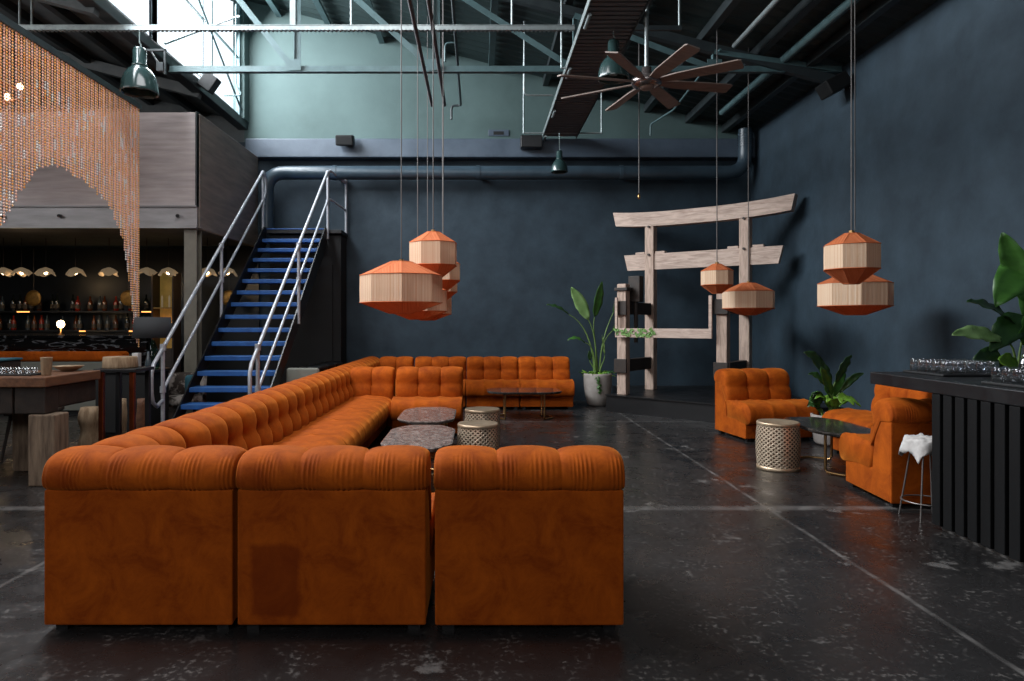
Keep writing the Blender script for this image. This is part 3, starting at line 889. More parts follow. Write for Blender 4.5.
shade('small octagonal string pendant in front of the timber gate, higher of that pair', 0.365, (2.84, 8.20, 1.823), False, PG, rot=0.0)
shade('wide octagonal string pendant in front of the timber gate, lower of that pair', 0.635, (3.37, 8.60, 1.575), True, PG, rot=-0.49)
shade('tall octagonal string pendant near the right wall, upper of the right hand pair', 0.415, (2.95, 5.45, 1.81), False, PG, rot=-0.39)
shade('wide octagonal string pendant near the right wall, lower of the right hand pair', 0.66, (3.66, 6.70, 1.565), True, PG, rot=0.05)

# ------------------------------------------------------------------ timber gate on its stage
st = MB()
stage_poly = [(1.86, 10.02), (3.45, 8.50), (WX-0.01, 8.50), (WX-0.01, WY-0.01), (2.22, WY-0.01), (2.22, 10.40)]
stg = thing('stage', 'low black angled platform under the timber gate', 'stage', (3.2, 10.2, 0))
sub(MB().prism(stage_poly, 0.0, 0.235), (3.2, 10.2, 0)).build('riser', M['stage'], stg)
sub(MB().prism([(1.845, 10.0), (3.44, 8.475), (WX-0.01, 8.475), (WX-0.01, WY-0.01), (2.21, WY-0.01), (2.21, 10.40)], 0.236, 0.25), (3.2, 10.2, 0)).build('deck', M['stage'], stg)
tang = math.atan2(-0.616, 0.788)
tor = thing('torii_gate', 'weathered pale timber gate with two crossbeams on the black stage', 'gate', (3.255, 10.29, 0.25), tang)
HL = 0.717  # half distance between posts
# local x along the beams, local -y towards the room
def post(x, y, z1, w=0.155):
    return MB().rbox(x-w/2, x+w/2, y-w/2, y+w/2, 0, z1, 0.012)
for sx in (-1, 1):
    post(sx*HL, 0, 2.57, 0.145).build('post', M['wood_post'], tor)
def beam(xa, xb, z0f, z1f, d, lean):
    mb = MB(); n_ = 24
    v = []
    for i in range(n_+1):
        a = i/n_
        x0 = xa + (xb-xa)*a
        za, zb = z0f(a), z1f(a)
        e0 = lean*(2*a-1)
        v += [(x0-e0*0.5, -d/2, za), (x0-e0*0.5, d/2, za), (x0+e0*0.5, d/2, zb), (x0+e0*0.5, -d/2, zb)]
    f = [(0, 3, 2, 1), (4*n_, 4*n_+1, 4*n_+2, 4*n_+3)]
    for i in range(n_):
        for q in range(4):
            f.append((4*i+q, 4*i+(q+1) % 4, 4*i+4+(q+1) % 4, 4*i+4+q))
    return mb.add(v, f)
cv = lambda a: 0.055*abs(2*a-1)**2.6
beam(-1.30, 1.37, lambda a: 2.52+cv(a), lambda a: 2.735+cv(a)*1.15, 0.17, 0.05).build('top_beam', M['wood_pale'], tor)
beam(-1.12, 1.20, lambda a: 1.86, lambda a: 2.105, 0.09, 0.06).build('tie_beam', M['wood_pale'], tor)
for x in (-0.88, -0.55, 0.55, 0.90):
    MB().rbox(x-0.075, x+0.075, -0.05, 0.05, 2.105, 2.14, 0.005).build('wedge', M['wood_pale'], tor)
for sx in (-1, 1):
    for z in (2.09, 2.52):
        MB().cyl((sx*HL, -0.10, z), (sx*HL, -0.07, z), 0.018, n=10).build('bolt', M['rusty_iron'], tor)
FY = -0.95
for sx in (-1, 1):
    p_ = post(sx*HL, FY, 1.60, 0.14).build('front_post', M['wood_post'], tor)
    MB().rbox(sx*HL-0.10, sx*HL+0.10, FY-0.10, FY+0.10, 1.50, 1.545, 0.006).build('collar', M['rusty_iron'], p_)
    for z in (0.42, 1.25):
        MB().rbox(sx*HL-0.045, sx*HL+0.045, FY+0.08, -0.085, z-0.09, z+0.09, 0.006).build('brace', M['rusty_iron'], tor)
        MB().rbox(sx*HL-0.095, sx*HL+0.095, FY-0.115, FY-0.082, z-0.10, z+0.10, 0.006).build('brace_plate', M['rusty_iron'], tor)
sw = MB()
sw.rbox(-0.77, 0.62, FY-0.165, FY-0.125, 0.83, 0.96, 0.006)
cb = sw.build('crossbar', M['wood_pale'], tor)
MB().box(-0.77, -0.735, FY-0.165, FY-0.13, 0.96, 1.40).build('upright', M['wood_pale'], cb)
MB().box(0.58, 0.62, FY-0.165, FY-0.13, 0.96, 1.40).build('upright', M['wood_pale'], cb)
mo = MB()
random.seed(3)
for i in range(60):
    x = -0.76 + random.random()*0.62
    z = 0.855 + random.random()*0.09
    y = FY-0.17
    a = random.random()*PI
    r_ = 0.022 + random.random()*0.02
    mo.add([(x+r_*math.cos(a), y-0.002, z+r_*math.sin(a)), (x-0.5*r_*math.sin(a), y-0.018, z+0.5*r_*math.cos(a)), (x-r_*math.cos(a), y-0.004, z-r_*math.sin(a)), (x+0.5*r_*math.sin(a), y-0.012, z-0.5*r_*math.cos(a))], [(0, 1, 2, 3)])
mo.build('trailing_leaves', M['leaf_pale'], cb)
MB().rbox(-HL+0.01, -HL+0.19, -0.82, -0.68, 1.342, 1.72, 0.01).build('lantern_box', M['rusty_iron'], tor)
MB().cyl((-HL+0.10, -0.75, 0.75), (-HL+0.10, -0.75, 1.341), 0.03, n=10).build('lantern_stem', M['rusty_iron'], tor)

# ------------------------------------------------------------------ plants
def leaf(mb, base, yaw, pitch, stemL, L, W, droop, fold=0.25, seed=0, n=10, roll=0.0, tear=0.0):
    """returns stem points; adds a paddle blade to mb"""
    d = Vector((math.cos(yaw)*math.cos(pitch), math.sin(yaw)*math.cos(pitch), math.sin(pitch)))
    p = Vector(base); stem = [p.copy()]
    side = Vector((-math.sin(yaw), math.cos(yaw), 0))
    def bend(dd, a): return (Matrix.Rotation(a, 3, side) @ dd)
    for i in range(6):
        p = p + d*(stemL/6); stem.append(p.copy()); d = bend(d, droop*0.35/6)
    v = []; f = []
    rnd = random.Random(seed)
    for i in range(n+1):
        t = i/n
        w = W/2*(math.sin(PI*min(1, (t*0.97+0.03))**0.8)**0.75) if 0 < t < 1 else W*0.01
        up = side.cross(d).normalized()
        sd = (side*math.cos(roll) + up*math.sin(roll)).normalized(); up2 = sd.cross(d).normalized()*-1
        for q in (-1, -0.5, 0, 0.5, 1):
            ww = w*(1 - tear*rnd.random()*(abs(q) == 1))
            rip = 0.012*math.sin(t*19 + q*3 + seed)*abs(q)
            v.append(p + sd*(q*ww) + up*(abs(q)*ww*fold + rip))
        p = p + d*(L/n); d = bend(d, droop/n)
    for i in range(n):
        for q in range(4):
            a = i*5+q
            f.append((a, a+1, a+6, a+5))
    mb.add(v, f, True)
    return stem
def solid(o, th=0.003):
    md = o.modifiers.new('thickness', 'SOLIDIFY'); md.thickness = th
    return o
def blade(mb, p0, p1, W, nrm=(0.15, -1, 0.35), sag=0.0, fold=0.25, n=12, seed=0, wmax=0.45):
    """a leaf blade from p0 to p1: midrib bowed by sag, faces nrm, widest at wmax of its length"""
    p0 = Vector(p0); p1 = Vector(p1); d = (p1-p0)
    nr = Vector(nrm); nr -= d.normalized()*nr.dot(d.normalized()); nr.normalize()
    sd = d.normalized().cross(nr).normalized()
    v = []; f = []
    rnd = random.Random(seed)
    for i in range(n+1):
        t = i/n
        tt = t**(math.log(0.5)/math.log(wmax))
        w = W/2*max(0.02, math.sin(PI*tt))**0.7
        c = p0 + d*t + Vector((0, 0, 1))*(sag*4*t*(1-t))
        for q in (-1, -0.5, 0, 0.5, 1):
            rip = 0.010*math.sin(t*21 + q*2.5 + seed)*abs(q)
            e = 1 - 0.10*rnd.random()*(abs(q) == 1)
            v.append(c + sd*(q*w*e) + nr*(abs(q)**1.2*w*fold + rip))
    for i in range(n):
        for q in range(4):
            a = i*5+q
            f.append((a, a+1, a+6, a+5))
    mb.add(v, f, True)
def plant(name, label, loc, leaves, potf, group=None):
    """leaves: (root, blade start, blade tip, width, sag, fold, facing, material)"""
    t = thing(name, label, 'plant', loc, 0, group)
    potf(t)
    for i, (root, p0, p1, W, sag, fold, nrm, m) in enumerate(leaves):
        mb = MB()
        blade(mb, p0, p1, W, nrm, sag, fold, 12, i*7+3)
        lo = solid(mb.build('leaf', M[m], t))
        r0 = Vector(root); q0 = Vector(p0); dirn = (Vector(p1)-q0).normalized()
        h = (q0-r0).length
        pts = []
        c1 = r0 + Vector((0, 0, h*0.5)); c2 = q0 - dirn*h*0.25
        for k_ in range(9):
            u = k_/8
            pts.append(r0*(1-u)**3 + c1*3*u*(1-u)**2 + c2*3*u*u*(1-u) + q0*u**3)
        MB().tube(pts, [0.014 - 0.001*k_ for k_ in range(9)], 6).build('stalk', M['stem'], lo)
    return t
def tall_pot(t):
    prof = [(0.0, 0.0), (0.13, 0.0), (0.16, 0.02), (0.195, 0.15), (0.215, 0.30), (0.222, 0.47), (0.222, 0.50), (0.20, 0.50), (0.198, 0.44)]
    MB().lathe(prof, 32).build('pot', M['pot'], t)
    MB().lathe([(0.0, 0.455), (0.199, 0.455)], 24).build('soil', M['soil'], t)
    for k_, m in enumerate(('leaf_lime', 'leaf')):
        g = MB(); rnd = random.Random(11+k_)
        for i in range(46):
            a = rnd.random()*2*PI; r_ = rnd.random()**0.5*0.2
            b_ = (r_*math.cos(a), r_*math.sin(a), 0.455)
            leaf(g, b_, rnd.random()*6.28, 0.6+rnd.random()*0.8, 0.02, 0.07+0.05*rnd.random(), 0.05, 1.0, 0.1, i, n=4)
        solid(g.build('ground_cover', M[m], t), 0.002)
    g = MB(); rnd = random.Random(2)
    for i in range(16):
        z = 0.47 - i*0.016
        leaf(g, (0.0+i*0.004-0.06+0.02*rnd.random(), -0.228+0.0006*i*i*0.3, z), -PI/2+rnd.uniform(-1, 1), -0.2, 0.004, 0.05, 0.035, 0.8, 0.1, i, n=4)
    solid(g.build('trailing_vine', M['leaf'], t), 0.002)
CF = (0.1, -1, 0.25)
plant('strelitzia_plant', 'tall upright paddle leaved plant in a pale concrete pot between wall sofa and gate', (1.87, 10.78, 0),
      [((-0.02, 0, 0.45), (-0.145, -0.02, 1.33), (-0.42, -0.05, 1.84), 0.21, 0.02, 0.10, CF, 'leaf_pale'),
       ((0.0, 0.02, 0.45), (-0.05, 0.0, 1.38), (0.065, 0.0, 1.93), 0.17, 0.0, 0.2, (0.5, -1, 0.1), 'leaf'),
       ((-0.05, 0.02, 0.45), (-0.45, 0.03, 1.42), (-0.80, 0.0, 1.57), 0.11, 0.03, 0.3, (0.2, -0.5, 1), 'leaf_dark'),
       ((-0.04, -0.02, 0.45), (-0.21, -0.08, 0.98), (-0.49, -0.14, 1.02), 0.09, 0.05, 0.2, (0, -0.6, 1), 'leaf'),
       ((0.03, 0.0, 0.45), (0.26, 0.08, 1.45), (0.42, 0.12, 1.80), 0.10, 0.0, 0.3, CF, 'leaf'),
       ((0.03, 0.03, 0.45), (0.25, 0.10, 1.16), (0.45, 0.16, 1.30), 0.09, 0.02, 0.3, CF, 'leaf'),
       ((-0.02, 0.04, 0.45), (-0.12, 0.02, 0.70), (-0.13, 0.0, 0.86), 0.07, 0.0, 0.3, CF, 'leaf_dark'),
       ((0.02, -0.03, 0.45), (0.10, -0.05, 0.78), (0.06, -0.05, 1.1), 0.03, 0.0, 0.6, CF, 'stem')], tall_pot)
def low_pot(t):
    MB().lathe([(0.0, 0.0), (0.15, 0.0), (0.18, 0.03), (0.20, 0.2), (0.21, 0.30), (0.21, 0.32), (0.19, 0.32), (0.188, 0.28)], 32).build('pot', M['pot'], t)
    MB().lathe([(0.0, 0.29), (0.19, 0.29)], 24).build('soil', M['soil'], t)
lv = [((0, 0, 0.30), (-0.04, 0.0, 0.62), (-0.33, -0.05, 0.98), 0.13, 0.10, 0.2, (-0.3, -0.7, 0.8), 'leaf_dark'),
      ((0, 0, 0.30), (0.03, 0.0, 0.66), (0.20, 0.0, 0.95), 0.11, 0.03, 0.3, (0.5, -1, 0.2), 'leaf_dark'),
      ((0, 0, 0.30), (-0.06, -0.05, 0.55), (-0.31, -0.12, 0.76), 0.10, 0.06, 0.2, (-0.2, -0.7, 0.8), 'leaf'),
      ((0, 0, 0.30), (0.08, 0.0, 0.55), (0.32, -0.02, 0.76), 0.08, 0.04, 0.3, (0.2, -1, 0.3), 'leaf_dark'),
      ((0, 0.02, 0.30), (0.0, 0.05, 0.60), (-0.10, 0.08, 0.90), 0.12, 0.02, 0.2, CF, 'leaf_dark'),
      ((0, 0.02, 0.30), (0.05, 0.06, 0.5), (0.18, 0.1, 0.78), 0.12, 0.02, 0.2, CF, 'leaf'),
      ((0, 0.0, 0.30), (-0.02, -0.02, 0.48), (-0.17, -0.1, 0.83), 0.12, 0.03, 0.2, CF, 'leaf')]
rnd = random.Random(21)
for i in range(11):
    a = i/11*2*PI
    lv.append(((0.03*math.cos(a), 0.03*math.sin(a), 0.30), (0.05*math.cos(a), 0.05*math.sin(a)-0.02, 0.40), (0.25*math.cos(a), 0.20*math.sin(a)-0.06, 0.42+rnd.uniform(0, 0.10)), 0.09, 0.07, 0.2, (0, -0.6, 1), 'leaf_lime'))
for i in range(7):
    lv.append(((-0.08, 0.05, 0.30), (-0.14+rnd.uniform(-0.03, 0.03), 0.02, 0.38), (-0.20-0.08*rnd.random(), -0.1+0.15*rnd.random(), 0.40+0.17*rnd.random()), 0.13, 0.05, 0.15, (-0.3, -0.8, 0.7), 'leaf' if i % 2 else 'leaf_dark'))
plant('dracaena_plant', 'low bushy plant in a pale pot between the loose orange chairs', (3.76, 7.32, 0), lv, low_pot)
def big_pot(t):
    MB().lathe([(0.0, 0.0), (0.19, 0.0), (0.22, 0.04), (0.25, 0.30), (0.26, 0.48), (0.26, 0.50), (0.235, 0.50), (0.23, 0.45)], 32).build('pot', M['pot'], t)
    MB().lathe([(0.0, 0.46), (0.232, 0.46)], 24).build('soil', M['soil'], t)
plant('banana_plant', 'large broad leaved plant behind the bar counter at the right edge', (4.16, 5.35, 0),
      [((0, 0, 0.46), (0.06, -0.05, 1.45), (-0.17, -0.10, 1.98), 0.19, 0.03, 0.35, (-0.9, -1, 0.1), 'leaf'),
       ((0.02, 0.02, 0.46), (0.10, -0.05, 1.70), (-0.24, -0.12, 1.42), 0.27, 0.08, 0.15, (-0.2, -1, 0.5), 'leaf'),
       ((0.0, -0.02, 0.46), (-0.02, -0.05, 1.28), (-0.44, -0.10, 1.46), 0.15, 0.03, 0.25, (0.0, -0.7, 1), 'leaf_dark'),
       ((-0.03, -0.03, 0.46), (-0.16, -0.10, 1.16), (-0.62, -0.20, 1.21), 0.14, 0.03, 0.12, (0.0, -0.9, 0.6), 'leaf_pale'),
       ((-0.02, 0.0, 0.46), (0.05, -0.05, 1.34), (-0.28, -0.12, 1.08), 0.22, 0.04, 0.2, (-0.2, -1, 0.3), 'leaf_dark'),
       ((-0.05, 0.0, 0.46), (-0.12, -0.06, 1.00), (-0.42, -0.14, 1.02), 0.17, 0.02, 0.2, (0.0, -1, 0.4), 'leaf_dark'),
       ((-0.03, -0.04, 0.46), (-0.02, -0.08, 0.92), (-0.26, -0.18, 1.02), 0.16, 0.02, 0.2, (0.0, -1, 0.5), 'leaf_lime'),
       ((0.02, -0.04, 0.46), (0.06, -0.05, 1.10), (0.05, -0.25, 1.50), 0.28, 0.02, 0.2, (0.0, -1, 0.3), 'leaf'),
       ((0.03, 0.03, 0.46), (0.10, 0.0, 1.30), (0.24, -0.10, 1.92), 0.28, 0.02, 0.3, (-0.4, -1, 0.1), 'leaf'),
       ((0.03, 0.0, 0.46), (0.05, -0.05, 0.95), (0.20, -0.20, 1.25), 0.24, 0.03, 0.2, CF, 'leaf_dark')], big_pot)

# ------------------------------------------------------------------ bar counter on the right
bar = thing('bar_counter', 'black slatted bar counter running along the right side', 'counter', (3.35, 2.9, 0))
BO = (3.35, 2.9, 0)
sub(MB().rbox(2.84, 3.95, 0.9, 5.00, 0.855, 0.94, 0.006), BO).build('counter_top', M['counter'], bar)
sub(MB().box(2.885, 3.90, 0.9, 4.33, 0.03, 0.853), BO).build('carcass', M['slat'], bar)
sub(MB().box(2.90, 3.90, 0.9, 4.31, 0, 0.03), BO).build('plinth', M['vinyl'], bar)
y = 4.335
while y > 2.2:
    sub(MB().rbox(2.85, 2.886, y-0.075, y, 0.035, 0.853, 0.004), BO).build('slat', M['slat'], bar)
    y -= 0.105
def tumbler(loc):
    t = MB()
    t.lathe([(0.0, 0.085), (0.030, 0.085), (0.033, 0.080), (0.036, 0.0), (0.033, 0.0), (0.030, 0.072), (0.0, 0.075)], 12)
    return t
g0 = None
def tray(name, label, loc, nx, ny, group, glabel):
    global g0
    sx, sy = nx*0.078, ny*0.078
    tag(MB().rbox(-sx/2-0.02, sx/2+0.02, -sy/2-0.02, sy/2+0.02, 0, 0.018, 0.006).build('bar_tray', M['tray'], None, loc), label, 'tray')
    for i in range(nx):
        for j in range(ny):
            p = (loc[0]-sx/2+0.039+i*0.078, loc[1]-sy/2+0.039+j*0.078, loc[2]+0.018)
            if g0 is None:
                g0 = tumbler(p).build('glass_tumbler', M['glass'], None, p); o = g0
            else:
                o = g0.copy(); COL.objects.link(o); o.location = p
            tag(o, glabel, 'glass', group)
tray('bar_tray', 'black tray of upturned glasses at the far end of the bar counter', (3.25, 4.72, 0.94), 5, 5, 'tumblers on the far tray', 'clear glass tumbler upturned on the tray at the far end of the counter')
tray('bar_tray', 'black tray of upturned glasses on the bar counter at the right frame edge', (3.10, 3.80, 0.94), 4, 5, 'tumblers on the near tray', 'clear glass tumbler upturned on the tray nearest the right frame edge')
bt = thing('wine_bottle', 'dark bottle standing behind the tray at the right frame edge', 'bottle', (3.27, 4.12, 0.94))
MB().lathe([(0.0, 0.0), (0.037, 0.0), (0.038, 0.01), (0.038, 0.09), (0.03, 0.12), (0.015, 0.15), (0.014, 0.20), (0.0, 0.20)], 16).build('body', M['bottle_dark'], bt)
MB().lathe([(0.0155, 0.165), (0.0155, 0.206), (0.0, 0.207)], 12).build('cap', M['black_matte'], bt)

# wire stool with a cloth
stl = thing('wire_stool', 'thin wire stool with foot ring standing at the end of the bar counter', 'stool', (2.965, 4.56, 0))
MB().lathe([(0.0, 0.50), (0.105, 0.50), (0.11, 0.506), (0.105, 0.512), (0.0, 0.512)], 20).build('seat', M['wire'], stl)
for q in range(4):
    a = PI/4 + q*PI/2
    MB().cyl((0.085*math.cos(a), 0.085*math.sin(a), 0.502), (0.16*math.cos(a), 0.16*math.sin(a), 0.0), 0.0055, n=8).build('leg', M['wire'], stl)
MB().tube([(0.146*math.cos(2*PI*q/28), 0.146*math.sin(2*PI*q/28), 0.12) for q in range(28)], 0.005, 6, closed=True).build('foot_ring', M['wire'], stl)
cl = MB(); n_ = 26
v = []; f = []
for i in range(n_+1):
    for j in range(n_+1):
        a = (i/n_-0.5)*0.42; b_ = (j/n_-0.5)*0.36
        r_ = math.hypot(a, b_)
        lim = 0.115
        if r_ <= lim:
            x, y_, z = a, b_, 0.522
        else:
            ov = r_-lim
            th = math.atan2(b_, a)
            rr = lim + 0.012 + 0.02*math.sin(5*th+0.7)*min(1, ov*10) + ov*0.10
            x, y_, z = rr*math.cos(th), rr*math.sin(th), 0.52 - ov*0.95
        z += 0.020*noise.noise((a*20, b_*20, 3.1)) + 0.014*noise.noise((a*45, b_*45, 1.1)) + 0.014
        v.append((x, y_, z))
for i in range(n_):
    for j in range(n_):
        f.append((i*(n_+1)+j, (i+1)*(n_+1)+j, (i+1)*(n_+1)+j+1, i*(n_+1)+j+1))
cl.add(v, f, True)
tag(solid(cl.build('cloth', M['white_cloth'], None, (2.965, 4.56, 0)), 0.004), 'crumpled white cloth draped over the wire stool', 'cloth')

# ------------------------------------------------------------------ staircase
NT = 16
SX0, SX1 = -3.34, -2.385
sy_top, run, rise, ztop = 10.86, 0.2245, 0.1700, 2.755
stair = thing('staircase', 'steel stair with blue open treads and silver tube rails against the back wall', 'staircase', (-2.86, 7.4, 0))
SO = (-2.86, 7.4, 0)
for i in range(NT-1):
    z = ztop - rise*(i+1); y_ = sy_top - run*(i+1)
    tr = MB()
    tr.rbox(SX0+0.012, SX1-0.012, y_, y_+0.25, z-0.055, z, 0.006)
    sub(tr, SO).build('tread', M['blue'], stair)
ld = MB().rbox(SX0+0.012, -2.15, sy_top, WY-0.005, ztop-0.06, ztop, 0.006)
sub(ld, SO).build('landing', M['black'], stair)
sub(MB().rbox(SX0+0.012, SX1-0.012, sy_top-0.008, sy_top+0.24, ztop+0.001, ztop+0.018, 0.004), SO).build('tread', M['blue'], stair)
for x in (SX0, SX1):
    y_b = sy_top - run*NT
    pr = [(y_b-0.02, 0.0), (y_b+0.24, 0.0), (sy_top+0.02, ztop-0.24), (sy_top+0.02, ztop+0.03), (sy_top-0.10, ztop+0.03)]
    sub(MB().prism(pr, x-0.008, x+0.008, 'YZ'), SO).build('stringer', M['black'], stair)
def nose(i): return Vector((0, sy_top - run*i, ztop - rise*i))
TR = 0.021
def arc(c, r, a0, a1, n=8):
    return [Vector((c[0], c[1] + r*math.cos(a0+(a1-a0)*k_/n), c[2] + r*math.sin(a0+(a1-a0)*k_/n))) for k_ in range(n+1)]
for side, x in (('left', SX0-0.03), ('right', SX1+0.03)):
    hr = MB()
    bot = nose(15.5); top = nose(0.2)
    slope = (Vector((0, run, rise))).normalized()
    pT = Vector((x, top.y, top.z+0.94)); pB = Vector((x, bot.y, bot.z+0.90))
    e = pB - slope*0.26
    dn = Vector((0, 0, -1))
    pts = [pT, pB, e]
    # loop at the foot, back to the newel
    if side == 'left':
        pts += [e + Vector((0, -0.05, -0.09)), e + Vector((0, -0.05, -0.30)), e + Vector((0, -0.02, -0.40)), e + Vector((0, 0.07, -0.45)), Vector((x, pB.y-0.0, e.z-0.40))]
    else:
        pts += [e + Vector((0, -0.05, -0.09)), e + Vector((0, -0.05, -0.32)), e + Vector((0, -0.03, -0.42)), e + Vector((0, 0.07, -0.47)), Vector((x, pB.y, e.z-0.42))]
    hr.tube(pts, TR, 10)
    h = sub(hr, SO).build('handrail', M['chrome'], stair)
    mr_ = MB()
    mr_.tube([pT + Vector((0, 0, -0.45)), Vector((x, pB.y, pB.z-0.45))], TR*0.85, 10)
    if side == 'right':
        for dz in (0, -0.45):
            mr_.tube([Vector((x, pT.y, pT.z+dz)), Vector((x+0.03, pT.y+0.04, pT.z+dz+0.02)), Vector((-2.17, WY-0.06, pT.z+dz-0.08))], TR*0.85, 10)
    else:
        mr_.tube([Vector((x, pT.y, pT.z)), Vector((x, pT.y+0.10, pT.z-0.02)), Vector((x, pT.y+0.14, pT.z-0.12)), Vector((x, pT.y+0.14, pT.z-0.30)), Vector((x, pT.y+0.08, pT.z-0.40)), Vector((x, pT.y, pT.z-0.45))], TR*0.85, 8)
    sub(mr_, SO).build('mid_rail', M['chrome'], h)
    for k_, i in enumerate((15.5, 8.0, 0.2)):
        p = nose(i)
        pm = MB().cyl((x, p.y, max(0.0, p.z-0.12)), (x, p.y, p.z+0.92), TR, n=12)
        for dz in (0.91, 0.46):
            pm.cyl((x, p.y, p.z+dz-0.035), (x, p.y, p.z+dz+0.035), TR*1.5, n=12)
        sub(pm, SO).build('post', M['chrome'], h)
    if side == 'right':
        pm = MB().cyl((-2.17, WY-0.06, ztop-0.03), (-2.17, WY-0.06, ztop+0.90), TR, n=12)
        sub(pm, SO).build('post', M['chrome'], h)
    else:
        pass
cup = thing('stair_shade_box', 'added black box giving the shade under the stair landing', 'cupboard', (-2.74, 11.15, 0))  # black box added as a stand-in for the shade below the landing
sub(MB().rbox(-3.30, -2.17, 10.93, WY-0.012, 0, 2.68, 0.006), (-2.74, 11.15, 0)).build('carcass', M['black_matte'], cup)
sub(MB().rbox(-3.22, -2.30, 10.905, 10.928, 0.05, 2.2, 0.004), (-2.74, 11.15, 0)).build('shade_box_front', M['black_matte'], cup)
# low seats behind the sofa row by the stair foot
gc = thing('lounge_chair', 'pale grey low backed chair behind the sofa row at the stair foot', 'chair', (-2.14, 8.60, 0), R(180))
MB().rbox(-0.20, 0.20, 0.14, 0.20, 0.32, 0.74, 0.03, 3, smooth=True).build('backrest', M['cushion_grey'], gc)
MB().rbox(-0.20, 0.20, -0.22, 0.13, 0.30, 0.42, 0.03, 3, smooth=True).build('seat', M['cushion_grey'], gc)
for sx in (-0.18, 0.18):
    for sy in (-0.2, 0.18):
        MB().cyl((sx, sy, 0), (sx*0.95, sy*0.95, 0.32), 0.012, 0.016, 8).build('leg', M['black'], gc)
for i, (x, y_) in enumerate(((-2.22, 9.05), (-2.20, 9.45), (-2.18, 9.85), (-2.16, 10.25))):
    if i == 0:
        bs = thing('bar_stool', '', 'stool', (x, y_, 0), 0, 'black stools behind the sofa')
        MB().lathe([(0.0, 0.64), (0.13, 0.64), (0.145, 0.66), (0.145, 0.69), (0.12, 0.715), (0.0, 0.725)], 24).build('seat', M['counter'], bs)
        for q in range(4):
            a = PI/4+q*PI/2
            MB().cyl((0.09*math.cos(a), 0.09*math.sin(a), 0.64), (0.16*math.cos(a), 0.16*math.sin(a), 0), 0.012, n=8).build('leg', M['black'], bs)
        MB().tube([(0.135*math.cos(2*PI*q/24), 0.135*math.sin(2*PI*q/24), 0.22) for q in range(24)], 0.008, 6, closed=True).build('foot_ring', M['black'], bs)
        o = bs
    else:
        o = dup(bs, (x, y_, 0), 0)
    o['label'] = ['round black stool behind the sofa, nearest the grey chair', 'second round black stool behind the sofa from the grey chair',
                  'third round black stool behind the sofa from the grey chair', 'round black stool behind the sofa, farthest from the grey chair'][i]

# ------------------------------------------------------------------ pipes, trusses and catwalk
pp = thing('drain_pipe', 'thick navy pipe running along the back wall with elbows at both ends', 'pipe', (0.4, 11.22, 3.7))
PO = (0.4, 11.22, 3.7)
def bendpath(pts, r, n=6):
    out = []
    for i, p in enumerate(pts):
        p = Vector(p)
        if i in (0, len(pts)-1): out.append(p); continue
        a = (Vector(pts[i-1])-p).normalized(); b_ = (Vector(pts[i+1])-p).normalized()
        for k_ in range(n+1):
            t = k_/n
            out.append((p+a*r)*(1-t)**2 + p*2*t*(1-t) + (p+b_*r)*t*t)
    return out
py, pz, prd = 11.10, 3.70, 0.11
mb = MB(); mb.tube(bendpath([(-3.40, py, 2.80), (-3.40, py, pz), (4.30, py, pz), (4.30, py, 4.40)], 0.3), prd, 16)
sub(mb, PO).build('pipe_run', M['pipe'], pp)
for x in (-2.3, 0.0, 2.3):
    mb = MB().cyl((x-0.03, py, pz), (x+0.03, py, pz), prd*1.08, n=20)
    mb.box(x-0.015, x+0.015, py+0.1, WY-0.001, pz-0.03, pz+0.03)
    sub(mb, PO).build('bracket', M['pipe'], pp)
mb = MB()
for q in range(6): mb.cyl((4.30, py, 4.12+q*0.04), (4.30, py, 4.135+q*0.04), prd*1.1, n=16)
sub(mb, PO).build('flexible_sleeve', M['pipe'], pp)

# roof truss across the hall
TY = 8.5
nodes = [-3.80, -2.26, -0.54, 1.18, 2.90, 4.44]
trs = thing('roof_truss', 'teal steel roof truss spanning the hall above the pendants', 'truss', (0, TY, 4.4))
TO = (0, TY, 4.4)
mb = MB(); mb.angle_iron((-3.80, TY, 4.38), (WX-0.02, TY, 4.38), 0.075); sub(mb, TO).build('bottom_chord', M['steel_teal'], trs)
mb = MB(); mb.bar((-3.80, TY, roof_z(-3.80)-0.20), (WX-0.02, TY, roof_z(WX)-0.20), 0.09, 0.11); sub(mb, TO).build('top_chord', M['steel_dark'], trs)
for x in nodes[1:-1]:
    mb = MB(); mb.angle_iron((x, TY+0.03, 4.39), (x, TY+0.03, roof_z(x)-0.2), 0.07, up=(1, 0, 0)); sub(mb, TO).build('vertical', M['steel_teal'], trs)
for a, b_ in zip(nodes[:-2], nodes[1:-1]):
    mb = MB(); mb.angle_iron((a, TY-0.04, roof_z(a)-0.25), (b_, TY-0.04, 4.40), 0.07, up=(0, 1, 0)); sub(mb, TO).build('diagonal', M['steel_teal'], trs)
mb = MB(); mb.angle_iron((2.90, TY-0.04, roof_z(2.9)-0.25), (4.40, TY-0.04, 4.40), 0.06, up=(0, 1, 0)); sub(mb, TO).build('diagonal', M['steel_teal'], trs)
for x in nodes[1:-1]:
    mb = MB(); mb.box(x-0.09, x+0.09, TY-0.05, TY-0.042, 4.385, 4.52); sub(mb, TO).build('gusset_plate', M['steel_teal'], trs)
# cross bracing in the glazing
br = thing('cross_brace', 'thin steel cross brace in front of the bright side glazing', 'brace', (-3.76, 9.6, 4.6))
for (a, b_) in (((8.3, 4.65), (11.0, 6.2)), ((8.3, 6.2), (11.0, 4.65))):
    mb = MB().cyl((-3.76, a[0], a[1]), (-3.76, b_[0], b_[1]), 0.016, n=8); sub(mb, (-3.76, 9.6, 4.6)).build('brace_rod', M['steel_teal'], br)
mb = MB().cyl((-3.76, 9.75, 4.6), (-3.76, 9.75, 6.5), 0.014, n=8); sub(mb, (-3.76, 9.6, 4.6)).build('brace_rod', M['steel_teal'], br)
